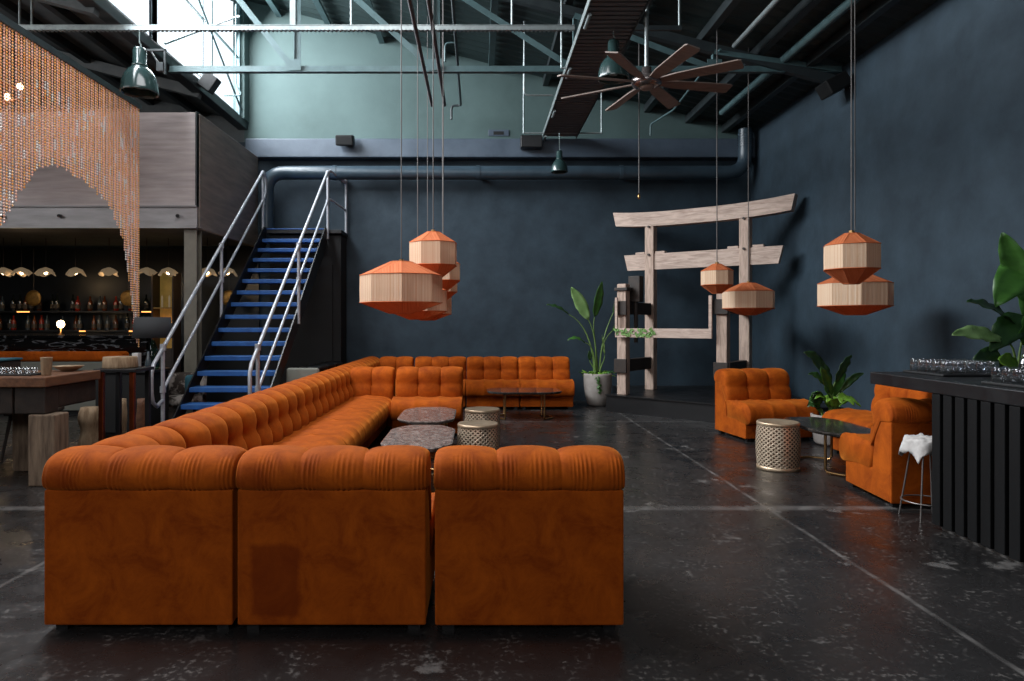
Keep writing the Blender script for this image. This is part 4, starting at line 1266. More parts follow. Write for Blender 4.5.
# suspended perforated rail
rl = thing('suspended_rail', 'pale perforated steel rail hung on rods across the hall', 'rail', (-1.4, 7.3, 4.4))
RO = (-1.4, 7.3, 4.4)
mb = MB()
mb.box(-4.85, 1.02, 7.28, 7.32, 4.385, 4.43)
mb.box(-4.85, 1.02, 7.275, 7.325, 4.43, 4.436)
x = -4.84
while x < 1.0:
    mb.box(x, x+0.02, 7.274, 7.326, 4.377, 4.386); x += 0.045
sub(mb, RO).build('channel', M['steel_pale'], rl)
for x in (-4.85, -4.72, -1.34, 0.36):
    zt = roof_z(x) if x > EX else lean_z(x)
    mb = MB().cyl((x, 7.3, 4.43), (x, 7.3, zt-0.005), 0.012, n=8); sub(mb, RO).build('hanger_rod', M['steel_pale'], rl)
mb = MB(); mb.box(-1.985, -1.925, 7.275, 7.325, 4.436, roof_z(-1.95)-0.05); sub(mb, RO).build('hanger_post', M['steel_pale'], rl)
rl2 = thing('suspended_rail', 'short end of dark suspended rail hanging right of the catwalk', 'rail', (1.85, 7.3, 4.4))
mb = MB().box(1.64, 2.15, 7.28, 7.32, 4.385, 4.43); sub(mb, (1.85, 7.3, 4.4)).build('channel', M['steel_dark'], rl2)
mb = MB().cyl((2.13, 7.3, 4.43), (2.13, 7.3, roof_z(2.13)), 0.012, n=8); sub(mb, (1.85, 7.3, 4.4)).build('hanger_rod', M['steel_pale'], rl2)
# catwalk
cw = thing('catwalk', 'dark slatted catwalk hung under the roof towards the back wall', 'catwalk', (1.31, 7.5, 4.3))
CO = (1.31, 7.5, 4.3)
CX0, CX1, CY0, CY1 = 1.03, 1.585, 3.2, 11.12
mb = MB()
y_ = CY0
k_ = 0
while y_ < CY1-0.07:
    mb.box(CX0+0.01, CX1-0.01, y_, y_+0.066, 4.275, 4.30); y_ += 0.095; k_ += 1
sub(mb, CO).build('slat_deck', M['slat_wood'], cw)
for x in (CX0, CX1-0.01):
    mb = MB().box(x, x+0.012, CY0, CY1, 4.255, 4.33); sub(mb, CO).build('edge_rail', M['steel_pale'] if x < 1.2 else M['steel_dark'], cw)
mb = MB().box(CX0+0.02, CX1-0.02, CY0, CY1, 4.303, 4.32); sub(mb, CO).build('backing', M['black_matte'], cw)
for y_ in (6.6, 8.0, 9.6, 10.9):
    mb = MB().cyl((CX0+0.04, y_, 4.24), (CX0+0.04, y_+0.30, 4.24), 0.018, n=8); sub(mb, CO).build('conduit_clip', M['steel_pale'], cw)
for x, y_ in ((0.72, 10.9), (1.95, 10.9), (0.98, 8.1), (1.66, 6.2)):
    mb = MB().cyl((x, y_, 4.28), (x, y_, roof_z(x)-0.02), 0.012, n=8)
    mb.cyl((x, y_, 4.285), (1.3, y_, 4.285), 0.012, n=8)
    sub(mb, CO).build('hanger_rod', M['steel_pale'], cw)
tag(MB().rbox(0.68, 1.02, 10.95, 11.15, 4.08, 4.27, 0.01).build('junction_box', M['black'], None), 'black junction box at the back wall end of the catwalk', 'box')

# service pipes running towards the back
def pipe_thing(name, label, pts, r, m, bend=0.06, group=None):
    b0 = Vector(pts[0])
    mb = MB(); mb.tube([p - b0 for p in bendpath(pts, bend, 4)], r, 8)
    return tag(mb.build(name, M[m], None, b0), label, 'pipe', group)
pipe_thing('cable_conduit', 'dark conduit above the left pendants, left of two ending over them', [(-0.64, 2.5, 4.31), (-0.64, 9.6, 4.31)], 0.022, 'rust_steel')
pipe_thing('cable_conduit', 'dark conduit above the left pendants, right of two ending over them', [(-0.46, 2.5, 4.30), (-0.46, 9.55, 4.30)], 0.022, 'rust_steel')
pipe_thing('water_pipe', 'grey pipe with a stepped drop in front of the teal gable wall', [(-0.27, 3.0, 4.72), (-0.27, 10.9, 4.72), (-0.42, 10.9, 4.72), (-0.42, 10.9, 4.50)], 0.018, 'steel_dark')
pipe_thing('water_pipe', 'short grey pipe stub dropping beside the stepped pipe', [(-0.29, 8.8, 4.86), (-0.42, 8.8, 4.86), (-0.42, 8.8, 4.62)], 0.014, 'steel_teal')
pipe_thing('water_pipe', 'pale sprinkler pipe running under the dark right hand roof', [(3.10, 2.0, 4.64), (3.10, 8.35, 4.64)], 0.03, 'steel_pale')
pipe_thing('cable_conduit', 'thin grey conduit stepping down to the beam right of the fan', [(2.95, 8.4, 4.62), (2.95, 10.4, 4.50), (2.75, 11.0, 4.45), (2.75, 11.0, 4.27)], 0.015, 'steel_teal')
pipe_thing('air_duct', 'dark pipe under the right hand roof ending near the wall', [(3.75, 2.0, 4.52), (3.75, 10.6, 4.52)], 0.05, 'steel_teal')
pipe_thing('cable_conduit', 'thin conduit dropping from the roof left of the catwalk', [(0.63, 9.4, 5.4), (0.63, 9.4, 4.39), (1.02, 9.4, 4.39)], 0.012, 'steel_pale')
pipe_thing('cable_conduit', 'thin cable drop beside the bright glazing at the gable corner', [(-3.72, 10.6, 6.2), (-3.72, 10.6, 4.95), (-3.62, 10.6, 4.78), (-3.9, 10.6, 4.78)], 0.012, 'steel_teal')
pipe_thing('hanging_cable', 'thin hanging cable with a plug between fan and gate', [(2.10, 9.0, 5.05), (2.10, 9.0, 2.98)], 0.007, 'cord', 0.02)
tag(MB().lathe([(0, 0.0), (0.012, 0.005), (0.018, 0.03), (0.014, 0.07), (0.0, 0.075)], 12).build('cable_plug', M['brass'], None, (2.10, 9.0, 2.90)), 'small brass plug on the end of the hanging cable', 'plug')

# ------------------------------------------------------------------ ceiling fan
FX, FYY, FZ = 1.637, 6.7, 3.63
fan = thing('ceiling_fan', 'large ceiling fan with eight brown blades on a long rod', 'fan', (FX, FYY, FZ))
MB().lathe([(0.0, -0.05), (0.08, -0.05), (0.14, -0.03), (0.15, 0.02), (0.10, 0.05), (0.05, 0.07), (0.045, 0.14), (0.0, 0.14)], 28).build('hub', M['fan_hub'], fan)
MB().lathe([(0.0, -0.075), (0.05, -0.072), (0.07, -0.05)], 20).build('hub_cap', M['fan_blade'], fan)
MB().cyl((0, 0, 0.10), (0, 0, roof_z(FX)-FZ-0.01), 0.02, n=12).build('down_rod', M['steel_pale'], fan)
for q in range(8):
    a = R(12 + 45*q)
    Mx = Matrix.Rotation(a, 4, 'Z') @ Matrix.Rotation(R(-14), 4, 'X')
    mb = MB()
    pl = [(0.13, -0.035), (0.30, -0.06), (0.865, -0.072), (0.89, -0.06), (0.89, 0.06), (0.865, 0.072), (0.30, 0.06), (0.13, 0.035)]
    mb.prism(pl, -0.008, 0.004, 'XY', M=Mx)
    mb.build('blade', M['fan_blade'], fan)

# ------------------------------------------------------------------ industrial bell lamps
def bell(label, loc, sc, hang, bracket=None):
    t = thing('bell_lamp', label, 'lamp', loc, 0, 'green industrial bell lamps')
    P_ = [(0.195, 0.0), (0.20, 0.008), (0.196, 0.035), (0.188, 0.11), (0.165, 0.19), (0.125, 0.25), (0.085, 0.285), (0.08, 0.295)]
    o_ = P_ + [(0.075, 0.288), (0.115, 0.24), (0.155, 0.18), (0.179, 0.10), (0.188, 0.033), (0.19, 0.0)]
    MB().lathe([(r*sc, z*sc) for r, z in o_], 32, closed=True).build('shade', M['lamp_green'], t)
    MB().lathe([(r*sc, z*sc) for r, z in [(0.0, 0.29), (0.083, 0.29), (0.083, 0.315), (0.072, 0.325), (0.072, 0.47), (0.06, 0.50), (0.03, 0.505), (0.0, 0.505)]], 24).build('housing', M['lamp_green'], t)
    MB().tube([(0.0, 0, 0.50*sc), (0.014*sc, 0, 0.525*sc), (0.018*sc, 0, 0.54*sc), (0.0, 0, 0.56*sc), (0, 0, hang)], 0.008*sc, 8).build('hook', M['lamp_cap'], t)
    MB().lathe([(0.0, 0.05*sc), (0.05*sc, 0.06*sc), (0.05*sc, 0.12*sc), (0.03*sc, 0.2*sc), (0, 0.2*sc)], 16).build('lamp_bulb', M['lamp_cap'], t)
    if bracket:
        bracket(t)
    return t
def brk(t):
    mb = MB()
    mb.box(0.066, 0.28, -0.015, 0.015, 0.445, 0.465)
    mb.box(0.26, 0.28, -0.015, 0.015, 0.20, 0.465)
    mb.bar((0.12, 0, 0.445), (0.26, 0, 0.22), 0.015, 0.015)
    mb.box(0.19, 0.26, -0.03, 0.03, 0.23, 0.32)
    mb.build('bracket', M['steel_dark'], t)
bell('green bell lamp hanging at the upper left by the bead canopy', (-3.58, 7.30, 3.72), 0.95, 0.665, brk)
bell('green bell lamp hanging under the catwalk behind the fan', (1.38, 7.03, 3.77), 0.80, 0.50, None)
bell('small green bell lamp at the back wall end of the catwalk', (1.25, 10.6, 3.60), 0.66, 0.655, None)

# speakers and small fittings
sp = thing('wall_speaker', 'small black speaker on a bracket against the bright side glazing', 'speaker', (-3.66, 9.4, 4.56))
MB().rbox(-0.10, 0.10, -0.08, 0.08, -0.11, 0.11, 0.012, M=Matrix.Rotation(R(35), 4, 'Y')).build('cabinet', M['speaker'], sp)
MB().cyl((-0.17, 0, 0.14), (-0.02, 0, 0.02), 0.02, n=10).build('bracket', M['steel_pale'], sp)
sp2 = thing('wall_speaker', 'black speaker high on the right wall under the roof edge', 'speaker', (4.32, 8.35, 4.17))
MB().rbox(-0.16, 0.12, -0.14, 0.14, -0.09, 0.09, 0.015, M=Matrix.Rotation(R(-28), 4, 'Y')).build('cabinet', M['speaker'], sp2)
MB().box(0.05, 0.178, -0.03, 0.03, -0.01, 0.03).build('bracket', M['speaker'], sp2)
sp3 = thing('flood_light', 'black box floodlight fixed to the beam above the stair', 'light', (-2.12, 11.02, 4.19))
MB().rbox(-0.14, 0.14, -0.10, 0.08, -0.075, 0.09, 0.02, M=Matrix.Rotation(R(12), 4, 'X')).build('housing', M['speaker'], sp3)
MB().box(-0.03, 0.03, 0.05, 0.138, -0.03, 0.03).build('bracket', M['black'], sp3)
vt = thing('wall_vent', 'small dark vent hole with pale patch in the gable wall', 'vent', (0.34, WY-0.004, 4.42))
MB().rbox(-0.17, 0.17, -0.012, 0.0, -0.05, 0.055, 0.004).build('patch', M['navy_beam'], vt)
MB().rbox(-0.085, 0.085, -0.016, -0.0125, -0.03, 0.025, 0.001).build('opening', M['black_matte'], vt)

# ------------------------------------------------------------------ bead curtain canopy
bc = thing('bead_canopy', 'copper bead curtain canopy hanging from a dark rail at the upper left', 'bead curtain', (-3.93, 8.0, 3.77))
XC, YC, ZC = -3.93, 8.0, 3.77
YN, XL = 3.4, -6.6
mb = MB()
mb.box(XC-0.02, XC+0.02, YN, YC+0.02, ZC, ZC+0.06)
sub(mb, (XC, YC, ZC)).build('side_rail', M['steel_dark'], bc)
mb = MB().box(XL, XC-0.02, YC-0.02, YC+0.02, ZC, ZC+0.03); sub(mb, (XC, YC, ZC)).build('end_rail', M['rust_steel'], bc)
for y_ in (7.9, 5.0):
    mb = MB().cyl((XC, y_, ZC+0.06), (XC, y_, lean_z(XC)-0.005), 0.008, n=6); sub(mb, (XC, y_, ZC) if False else (XC, YC, ZC)).build('hanger_rod', M['steel_dark'], bc)
def bead_mat(name, c, c2, tl=0.45, rough=0.2):
    m = mat(name, c, c2, rough=rough, scale=60, detail=2, spec=0.9, lo=0.45, hi=0.55)
    nt = m.node_tree; N = nt.nodes; L = nt.links
    b = N['Principled BSDF']
    tr = N.new('ShaderNodeBsdfTranslucent'); L.new(b.inputs['Base Color'].links[0].from_socket, tr.inputs['Color'])
    ms = N.new('ShaderNodeMixShader'); ms.inputs[0].default_value = tl
    L.new(b.outputs[0], ms.inputs[1]); L.new(tr.outputs[0], ms.inputs[2]); L.new(ms.outputs[0], N['Material Output'].inputs['Surface'])
    return m
M['bead_gold'] = bead_mat('amber_bead', lin('#ffdca8'), lin('#ffc272'), 0.35)
M['bead_pink'] = bead_mat('copper_pink_bead', lin('#ffe6d8'), lin('#ffcbb4'), 0.35)
M['bead_glint'] = mat('painted_glint_bead', lin('#fffaf5'), rough=0.2, metal=0.15, spec=1.0)  # near-white colour paints the sparkle of the strands
def bead_strand(mb, x, y, z0, z1, r):
    z = z0; mb0 = mb; run_ = 0
    while z > z1:
        if run_ <= 0 and rnd.random() < 0.03: run_ = rnd.randint(2, 6)
        mb = glint if run_ > 0 and z < 3.5 else mb0
        run_ -= 1
        a_ = rnd.random()*1.57; c_, s_ = r*math.cos(a_), r*math.sin(a_)
        v = [(x+c_, y+s_, z), (x-s_, y+c_, z), (x-c_, y-s_, z), (x+s_, y-c_, z), (x, y, z+r*1.15), (x, y, z-r*1.15)]
        mb.add(v, [(0,1,4),(1,2,4),(2,3,4),(3,0,4),(1,0,5),(2,1,5),(3,2,5),(0,3,5)])
        z -= r*2.25
def scallop(t):
    """bottom height along the long side, t = distance from the far corner"""
    key = [(0.0, 0.97), (0.10, 1.15), (0.22, 1.75), (0.36, 2.2), (0.65, 2.55), (1.1, 2.72), (1.5, 2.76), (1.85, 2.66), (2.1, 2.40), (2.3, 2.1), (2.7, 1.5), (3.0, 1.0), (3.3, 1.5), (4.6, 2.7)]
    for (a, za), (b_, zb) in zip(key[:-1], key[1:]):
        if a <= t <= b_:
            return za + (zb-za)*(t-a)/(b_-a)
    return 2.6
mb = MB(); mb2 = MB(); kk = 0; y_ = YC - 0.01; glint = MB()
rnd = random.Random(5)
while y_ > YN + 0.1:
    kk += 1
    bead_strand(mb if kk % 2 else mb2, XC + rnd.uniform(-0.004, 0.004), y_, ZC-0.01, scallop(YC-y_) + rnd.uniform(-0.03, 0.03), 0.0115)
    y_ -= 0.036
o = sub(mb, (XC, YC, ZC)).build('side_strands', M['bead_gold'], bc); o['kind'] = 'stuff'
o = sub(mb2, (XC, YC, ZC)).build('pink_strands', M['bead_pink'], bc); o['kind'] = 'stuff'
mb = MB(); x = XC - 0.02
while x > XL:
    t = XC - x
    zb = max(3.12, 3.35 - 0.25*t) if t > 0.3 else 0.97 + min(1, t/0.3)*2.35
    zb = 3.14 + 0.05*math.sin(t*2)
    if t < 0.42: zb = 1.2 + (t/0.42)**0.6*1.94
    bead_strand(mb, x, YC + rnd.uniform(-0.004, 0.004), ZC-0.01, zb + rnd.uniform(-0.03, 0.03), 0.012)
    x -= 0.032
o = sub(mb, (XC, YC, ZC)).build('end_strands', M['bead_pink'], bc); o['kind'] = 'stuff'
o = sub(glint, (XC, YC, ZC)).build('painted_glints', M['bead_glint'], bc); o['kind'] = 'stuff'; o['label'] = 'beads painted near white as glints'
chd = thing('chandelier', 'dark ring chandelier with glowing bulbs inside the bead canopy', 'lamp', (-4.9, 6.6, 3.55))
MB().tube([(0.45*math.cos(2*PI*q/28), 0.45*math.sin(2*PI*q/28), 0) for q in range(28)], 0.012, 6, closed=True).build('ring', M['copper'], chd)
MB().cyl((0, 0, 0), (0, 0, lean_z(-4.9)-3.55-0.01), 0.01, n=6).build('stem', M['rust_steel'], chd)
for q in range(2):
    MB().cyl((0.45*math.cos(q*PI/2), 0.45*math.sin(q*PI/2), 0), (-0.45*math.cos(q*PI/2), -0.45*math.sin(q*PI/2), 0), 0.008, n=6).build('arm', M['copper'], chd)
for q in range(6):
    a = 2*PI*q/6+0.3
    MB().lathe([(0, 0), (0.02, 0.01), (0.028, 0.04), (0.015, 0.07), (0, 0.075)], 12, c=(0.45*math.cos(a), 0.45*math.sin(a), 0.01)).build('bulb', M['bulb'], chd)

# ------------------------------------------------------------------ long timber table on the left
tb = thing('timber_table', 'heavy dark timber table on rough block legs at the left edge', 'table', (-4.05, 6.0, 0))
TO2 = (-4.05, 6.0, 0)
sub(MB().rbox(-5.2, -3.40, 5.42, 6.22, 0.785, 0.865, 0.008), TO2).build('tabletop', M['wood_mid'], tb)
for x0, x1 in ((-5.1, -3.68), (-3.665, -3.42)):
    sub(MB().rbox(x0, x1, 5.45, 5.63, 0.57, 0.783, 0.012), TO2).build('apron_beam', M['wood_dark'], tb)
sub(MB().rbox(-3.60, -3.43, 5.64, 6.20, 0.60, 0.783, 0.012), TO2).build('apron_beam', M['wood_dark'], tb)
for x, y_ in ((-3.445, 5.54), (-5.0, 5.54), (-3.95, 6.10), (-5.0, 6.10)):
    sub(MB().rbox(x-0.105, x+0.105, y_-0.10, y_+0.10, 0, 0.568, 0.012), TO2).build('leg', M['wood_leg'], tb)
# things on the table
cupo = thing('wooden_cup', 'pale wooden cup at the corner of the heavy timber table', 'cup', (-3.515, 5.62, 0.865))
MB().lathe([(0.0, 0.0), (0.034, 0.0), (0.036, 0.01), (0.044, 0.14), (0.046, 0.148), (0.042, 0.148), (0.036, 0.03), (0.0, 0.02)], 20).build('body', M['wood_log'], cupo)
bx = thing('cutlery_tray', 'long dark tray of small shiny glasses on the timber table', 'tray', (-4.1, 5.68, 0.865))
MB().rbox(-0.5, 0.5, -0.12, 0.12, 0, 0.012, 0.004).build('base', M['tray'], bx)
for i in range(14):
    for j in range(2):
        p = (-4.1 - 0.46 + i*0.068, 5.63 + j*0.09, 0.877)
        if i == 0 and j == 0:
            shot = MB().lathe([(0, 0), (0.022, 0), (0.026, 0.05), (0.023, 0.05), (0.02, 0.008), (0, 0.007)], 10).build('shot_glass', M['glass'], None, p); o = shot
        else:
            o = shot.copy(); COL.objects.link(o); o.location = p
        tag(o, 'tiny clear shot glass in the long tray on the timber table', 'glass', 'shot glasses on the timber table')
gb = thing('brass_bowl', 'shallow brass bowl on the timber table behind the wooden cup', 'bowl', (-3.62, 6.10, 0.865))
MB().lathe([(0.0, 0.0), (0.05, 0.0), (0.06, 0.006), (0.12, 0.045), (0.125, 0.05), (0.115, 0.047), (0.055, 0.014), (0.0, 0.01)], 24).build('body', M['brass_sheet'], gb)
bk = thing('serving_box', 'dark serving box on the timber table at the left frame edge', 'box', (-4.45, 6.15, 0.865))
MB().rbox(-0.28, 0.28, -0.15, 0.15, 0, 0.09, 0.01).build('box_body', M['wood_dark'], bk)
MB().rbox(-0.29, 0.29, -0.16, 0.16, 0.091, 0.11, 0.006).build('lid', M['cushion_teal'], bk)
# dark chair under the table edge
chs = thing('dining_chair', 'dark wooden chair tucked at the left table, only its legs in view', 'chair', (-4.25, 6.62, 0), R(15))
MB().rbox(-0.20, 0.20, -0.20, 0.20, 0.43, 0.47, 0.012).build('seat', M['wood_dark'], chs)
for sx in (-1, 1):
    for sy in (-1, 1):
        MB().cyl((sx*0.21, sy*0.21, 0), (sx*0.15, sy*0.15, 0.43), 0.012, 0.018, 8).build('leg', M['wood_dark'], chs)
# slim stand on copper legs, console with the lamp behind it
cs = thing('bar_stand', 'slim black stand on copper legs holding the log slice, by the timber table', 'table', (-3.365, 6.57, 0))
KO = (-3.365, 6.57, 0)
sub(MB().rbox(-3.56, -3.17, 6.38, 6.76, 0.835, 0.865, 0.006), KO).build('tabletop', M['black'], cs)
for x, y_, m_ in ((-3.50, 6.42, 'copper'), (-3.215, 6.42, 'copper'), (-3.50, 6.72, 'black'), (-3.215, 6.72, 'black')):
    sub(MB().rbox(x-0.022, x+0.022, y_-0.022, y_+0.022, 0, 0.834, 0.005), KO).build('leg', M[m_], cs)
con = thing('console_cabinet', 'low black console cabinet carrying the charcoal table lamp', 'cabinet', (-3.9, 7.85, 0))
KO = (-3.9, 7.85, 0)
sub(MB().rbox(-4.25, -3.60, 7.58, 8.12, 0.735, 0.765, 0.006), KO).build('top', M['black'], con)
sub(MB().box(-4.22, -3.63, 7.62, 8.10, 0.05, 0.734), KO).build('carcass', M['black_matte'], con)
sub(MB().rbox(-4.215, -3.93, 7.60, 7.618, 0.08, 0.72, 0.004), KO).build('door', M['black_matte'], con)
sub(MB().rbox(-3.92, -3.635, 7.60, 7.618, 0.08, 0.72, 0.004), KO).build('door', M['black_matte'], con)
sub(MB().box(-4.18, -3.67, 7.66, 8.06, 0, 0.05), KO).build('plinth', M['black'], con)
lg = thing('log_slice', 'thick pale log slice lying on the slim copper legged stand', 'log', (-3.40, 6.56, 0.865))
MB().lathe([(0.0, 0.0), (0.15, 0.0), (0.155, 0.01), (0.148, 0.10), (0.143, 0.107), (0.0, 0.107)], 28).build('log_body', M['wood_log'], lg)
np_ = thing('napkin_holder', 'white upright napkin dispenser on the black console', 'napkin holder', (-3.79, 7.66, 0.765))
MB().rbox(-0.035, 0.035, -0.04, 0.04, 0, 0.19, 0.006).build('holder_body', M['white_cloth'], np_)
nk = MB()
bm = bmesh.new(); bmesh.ops.create_icosphere(bm, subdivisions=3, radius=0.05)
for v_ in bm.verts:
    v_.co *= 1 + 0.5*noise.noise(v_.co*28)
    v_.co.z = max(-0.028, v_.co.z*0.7) + 0.028
nk.dump(bm)
tag(nk.build('crumpled_napkin', M['white_cloth'], None, (-3.90, 7.68, 0.766)), 'crumpled white napkin on the console beside the dispenser', 'napkin')
tl = thing('table_lamp', 'table lamp with charcoal drum shade and green glass base', 'lamp', (-3.70, 7.85, 0.765))
MB().lathe([(0.19, 0.59), (0.215, 0.355), (0.212, 0.355), (0.187, 0.59)], 32, closed=True).build('lamp_shade', M['shade_black'], tl)
MB().lathe([(0.0, 0.0), (0.06, 0.0), (0.068, 0.02), (0.075, 0.14), (0.04, 0.27), (0.02, 0.33), (0.0, 0.33)], 20).build('base', M['glass_green'], tl)
MB().cyl((0, 0, 0.33), (0, 0, 0.58), 0.006, n=6).build('stem', M['brass'], tl)
bb = thing('water_bottle', 'small clear bottle beside the charcoal table lamp', 'bottle', (-3.66, 7.66, 0.765))
MB().lathe([(0.0, 0.0), (0.032, 0.0), (0.035, 0.01), (0.035, 0.08), (0.014, 0.17), (0.013, 0.21), (0.0, 0.21)], 16).build('body', M['bottle_clear'], bb)
for i, (lab, loc, r_, h_) in enumerate((('rough pale log stump standing left of the copper legs', (-3.92, 6.98, 0), 0.10, 0.44),
                                       ('slim pale log post seen between the copper legs', (-3.62, 7.02, 0), 0.045, 0.52),
                                       ('short brown log post right of the copper legs', (-3.42, 7.02, 0), 0.05, 0.52))):
    t = thing('log_stump', lab, 'log', loc, 0.4*i, 'log stumps by the console')
    mb = MB()
    pr = []
    for q in range(9):
        z = h_*q/8
        pr.append((r_*(1 + 0.12*math.sin(q*1.3+i)) * (1.0 if 0 < q < 8 else 0.97), z))
    mb.lathe([(0.0, 0.0)] + pr + [(0.0, h_)], 14)
    mb.v = [(a*(1+0.12*noise.noise((a*9, b_*9, c*3))), b_*(1+0.12*noise.noise((a*9+5, b_*9, c*3))), c) for a, b_, c in mb.v]
    mb.build('log_body', M['wood_log' if i != 2 else 'wood_mid'], t)
tc_ = thing('tub_chair', 'mottled hide tub chair with teal cushion between console and stair', 'chair', (-2.86, 6.62-0.45, 0)) if False else thing('tub_chair', 'mottled hide tub chair with teal cushion between console and stair', 'chair', (-3.57, 8.42, 0), R(20))
MB().lathe([(0.0, 0.28), (0.20, 0.28), (0.21, 0.32), (0.20, 0.40), (0.0, 0.42)], 24).build('seat', M['hide'], tc_)
bkm = MB()
v = []; f = []
for i in range(17):
    a = R(10 + 160*i/16)
    for (r_, z) in ((0.20, 0.30), (0.22, 0.66), (0.25, 0.67), (0.235, 0.30)):
        v.append((r_*math.cos(a), r_*math.sin(a), z))
for i in range(16):
    for q in range(4):
        f.append((4*i+q, 4*i+4+q, 4*i+4+(q+1) % 4, 4*i+(q+1) % 4))
f += [(0, 1, 2, 3), (67, 66, 65, 64)]
bkm.add(v, f, True).build('backrest', M['hide'], tc_)
MB().rbox(0.0, 0.17, -0.16, -0.06, 0.425, 0.66, 0.04, 3, smooth=True).build('cushion', M['cushion_teal'], tc_)
for q in range(4):
    a = PI/4+q*PI/2
    MB().cyl((0.13*math.cos(a), 0.13*math.sin(a), 0.28), (0.19*math.cos(a), 0.19*math.sin(a), 0), 0.011, n=8).build('leg', M['black'], tc_)

# ------------------------------------------------------------------ dark back bar under the mezzanine
bq = thing('banquette', 'long bench with an orange velvet top roll and grey back before the dark bar', 'bench', (-6.2, 9.6, 0))
MB().rbox(-1.6, 1.25, 0.05, 0.16, 0.06, 0.745, 0.01, 2).build('back_panel', M['cushion_grey'], bq)
MB().rbox(-1.6, 1.25, 0.02, 0.22, 0.747, 0.885, 0.045, 4, smooth=True).build('top_roll', M['velvet'], bq)
MB().rbox(-1.6, 1.25, 0.165, 0.55, 0.06, 0.42, 0.03, 3).build('seat', M['velvet'], bq)
MB().box(-1.55, 1.20, 0.08, 0.50, 0, 0.06).build('plinth', M['black'], bq)
bb2 = thing('back_bar', 'black marble fronted bar under the mezzanine with lit shelves', 'bar', (-5.5, 10.6, 0))
MB().rbox(-2.6, 0.55, -0.30, -0.24, 0.02, 1.06, 0.006).build('front_panel', M['ripple'], bb2)
MB().box(-2.6, 0.55, -0.23, 0.10, 0, 1.05).build('carcass', M['black_matte'], bb2)
MB().rbox(-2.65, 0.58, -0.36, 0.15, 1.062, 1.10, 0.006).build('counter_top', M['marble_black'], bb2)
for z in (1.14, 1.45):
    MB().rbox(-2.5, 0.50, 0.48, 0.74, z, z+0.03, 0.004).build('shelf', M['black'], bb2)
    for (x0, x1) in (((-1.9, -1.7), (0.1, 0.45)) if z > 1.3 else ((-0.9, -0.8), (-0.1, 0.1))):
        MB().box(x0, x1, 0.470, 0.478, z+0.004, z+0.022).build('shelf_light', M['led'], bb2)
MB().rbox(-2.7, 1.90, 0.745, 0.775, 0.0, 2.5, 0.004).build('back_board', M['bar_board'], bb2)
MB().box(-2.4, 0.5, 0.50, 0.72, 0.0, 1.13).build('cupboard', M['black_matte'], bb2)
rnd = random.Random(9)
protos = {}
bottles = [('bottle_amber', 'amber spirit bottle on the lit back bar shelves', 'amber bottles on the back bar'), ('bottle_dark', 'dark green wine bottle on the lit back bar shelves', 'dark bottles on the back bar'),
           ('bottle_red', 'red liqueur bottle on the lit back bar shelves', 'red bottles on the back bar'), ('bottle_clear', 'pale clear glass bottle on the lit back bar shelves', 'pale bottles on the back bar')]
for z in (1.17, 1.48):
    x = -7.9
    while x < -5.08:
        kk = rnd.choices((0, 1, 2, 3), (4, 4, 2.5, 3))[0]
        mname, lab, grp = bottles[kk]
        p = (x, 11.20 + rnd.uniform(-0.04, 0.05), z)
        if mname not in protos:
            t = thing('spirit_bottle', lab, 'bottle', p, 0, grp)
            hh = 0.24 if kk != 1 else 0.27
            MB().lathe([(0.0, 0.0), (0.036, 0.0), (0.038, 0.01), (0.038, hh*0.55), (0.028, hh*0.68), (0.013, hh*0.78), (0.013, hh), (0.0, hh)], 14).build('body', M[mname], t)
            MB().lathe([(0.0388, hh*0.15), (0.0388, hh*0.42)], 14).build('paper_label', M['label_cream'], t)
            protos[mname] = t
        else:
            dup(protos[mname], p, rnd.random()*3)
        x += rnd.choice((0.10, 0.12, 0.16, 0.22))
# petal glass pendants along the bar
pxs = [-7.05, -6.78, -6.42, -5.98, -5.48, -4.92, -4.60, -4.02, -3.72]
words = ['leftmost', 'second from the left', 'third from the left', 'fourth from the left', 'fifth from the left', 'sixth from the left', 'seventh from the left', 'eighth, left of two behind the stair rails', 'ninth, right one behind the stair rails']
for i, x in enumerate(pxs):
    t = thing('petal_pendant', 'glowing frosted glass bar pendant, %s' % words[i], 'pendant lamp', (x, 10.25, 2.02), 0.7*i, 'petal glass pendants over the bar')
    mb = MB(); v = []; f = []
    for a in range(25):
        th = 2*PI*a/24
        w = 1 + 0.18*math.sin(5*th+i)
        for (r_, z) in ((0.02, 0.09), (0.08*w, 0.06), (0.125*w, -0.01 + 0.03*math.sin(3*th+i)), (0.123*w, -0.014 + 0.03*math.sin(3*th+i)), (0.075*w, 0.052), (0.015, 0.084)):
            v.append((r_*math.cos(th), r_*math.sin(th), z))
    for a in range(24):
        for q in range(5):
            f.append((6*a+q, 6*a+q+1, 6*a+6+q+1, 6*a+6+q))
    mb.add(v, f, True).build('glass_petals', M['petal'], t)
    MB().lathe([(0, -0.02), (0.022, -0.005), (0.03, 0.025), (0.018, 0.055), (0, 0.06)], 12).build('bulb', M['bulb'], t)
    MB().cyl((0, 0, 0.08), (0, 0, 0.53), 0.005, n=6).build('stem', M['rusty_iron'], t)
    if i in (1, 4, 7):
        ld_ = bpy.data.lights.new('bar_bulb_light', 'POINT'); ld_.energy = 3; ld_.color = (1, 0.68, 0.36); ld_.shadow_soft_size = 0.05
        lo_ = bpy.data.objects.new('bar_bulb_light', ld_); COL.objects.link(lo_); lo_.location = (x, 10.25, 1.93)
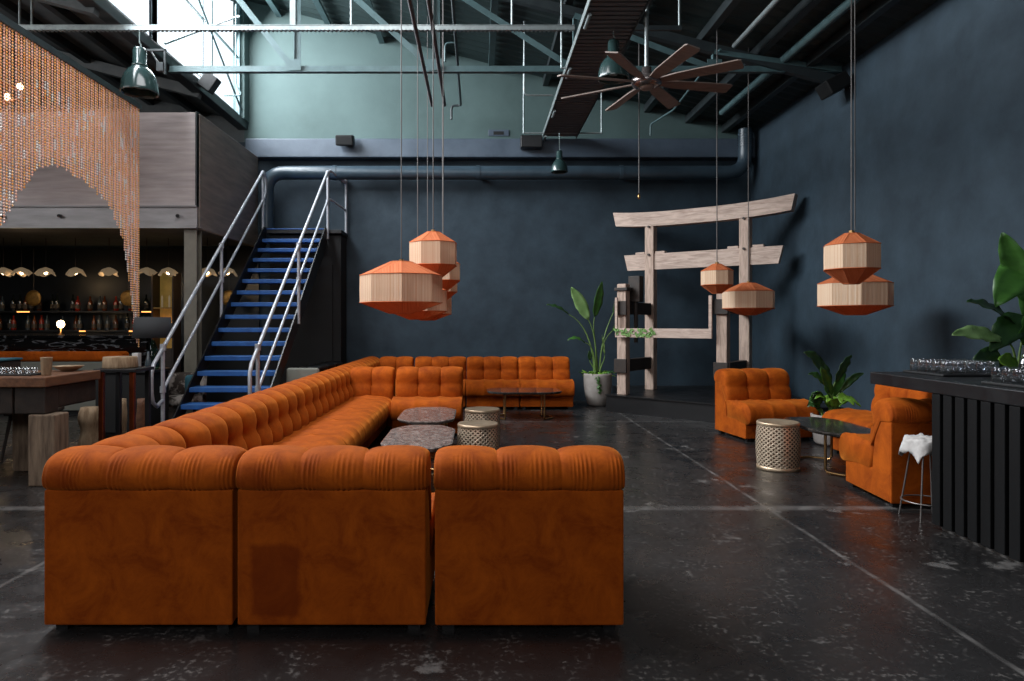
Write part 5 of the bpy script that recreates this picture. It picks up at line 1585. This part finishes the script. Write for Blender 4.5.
for i, (x, lab) in enumerate(((-7.05, 'aged gold disc on the bar wall, leftmost'), (-5.55, 'aged gold disc on the bar wall behind the bead curtain end'), (-3.95, 'aged gold disc on the wall behind the stair treads'))):
    t = thing('gold_disc', lab, 'wall disc', (x, 10.95, 1.68), 0, 'aged gold discs of the bar')
    m_ = MB(); m_.lathe([(0.0, 0.02), (0.03, 0.025), (0.07, 0.012), (0.12, 0.018), (0.125, 0.006), (0.12, 0.0), (0.0, 0.0)], 28)
    m_.v = [(a, -c, b_) for a, b_, c in m_.v]
    m_.build('disc', M['gold'], t)
    MB().cyl((0, 0, 0.1), (0, 0.0, 0.80), 0.004, n=6).build('wire', M['cord'], t)
glb = thing('globe_lamp', 'small glowing globe lamp standing on the dark bar top', 'lamp', (-6.35, 10.5, 1.10))
MB().lathe([(0, 0.11), (0.03, 0.115), (0.05, 0.145), (0.055, 0.17), (0.05, 0.195), (0.03, 0.22), (0, 0.225)], 16).build('globe', M['bulb'], glb)
MB().lathe([(0, 0), (0.05, 0), (0.05, 0.01), (0.012, 0.03), (0.012, 0.11), (0, 0.11)], 14).build('base', M['brass'], glb)
amb = thing('lit_doorway_box', 'amber glowing box in place of a lit doorway beside the steel column', 'cabinet', (-4.72, 10.42, 0))  # box standing in for a doorway to a yellow-lit room
MB().rbox(-0.14, 0.16, 0.12, 0.15, 0.9, 2.05, 0.004).build('back_board', M['doorway_glow'], amb)
for x in (-0.15, 0.16): MB().rbox(x-0.012, x+0.012, -0.12, 0.15, 0.0, 2.05, 0.004).build('side_board', M['wood_dark'], amb)
MB().rbox(-0.137, 0.147, -0.12, 0.118, 0.0, 0.9, 0.004).build('base_box', M['wood_dark'], amb)
for z in (1.28, 1.50): MB().box(-0.137, 0.147, -0.10, 0.118, z, z+0.02).build('shelf', M['led' if z < 1.4 else 'gold'], amb)
for x in (-0.05, 0.06):
    c_ = tag(MB().lathe([(0, 0), (0.014, 0), (0.014, 0.16), (0.006, 0.175), (0, 0.19)], 10).build('candle', M['petal'], None, (-4.72+x, 10.42, 1.521)), 'pale candle in the amber doorway box, %s one' % ('left' if x < 0 else 'right'), 'candle', 'candles in the amber doorway box')
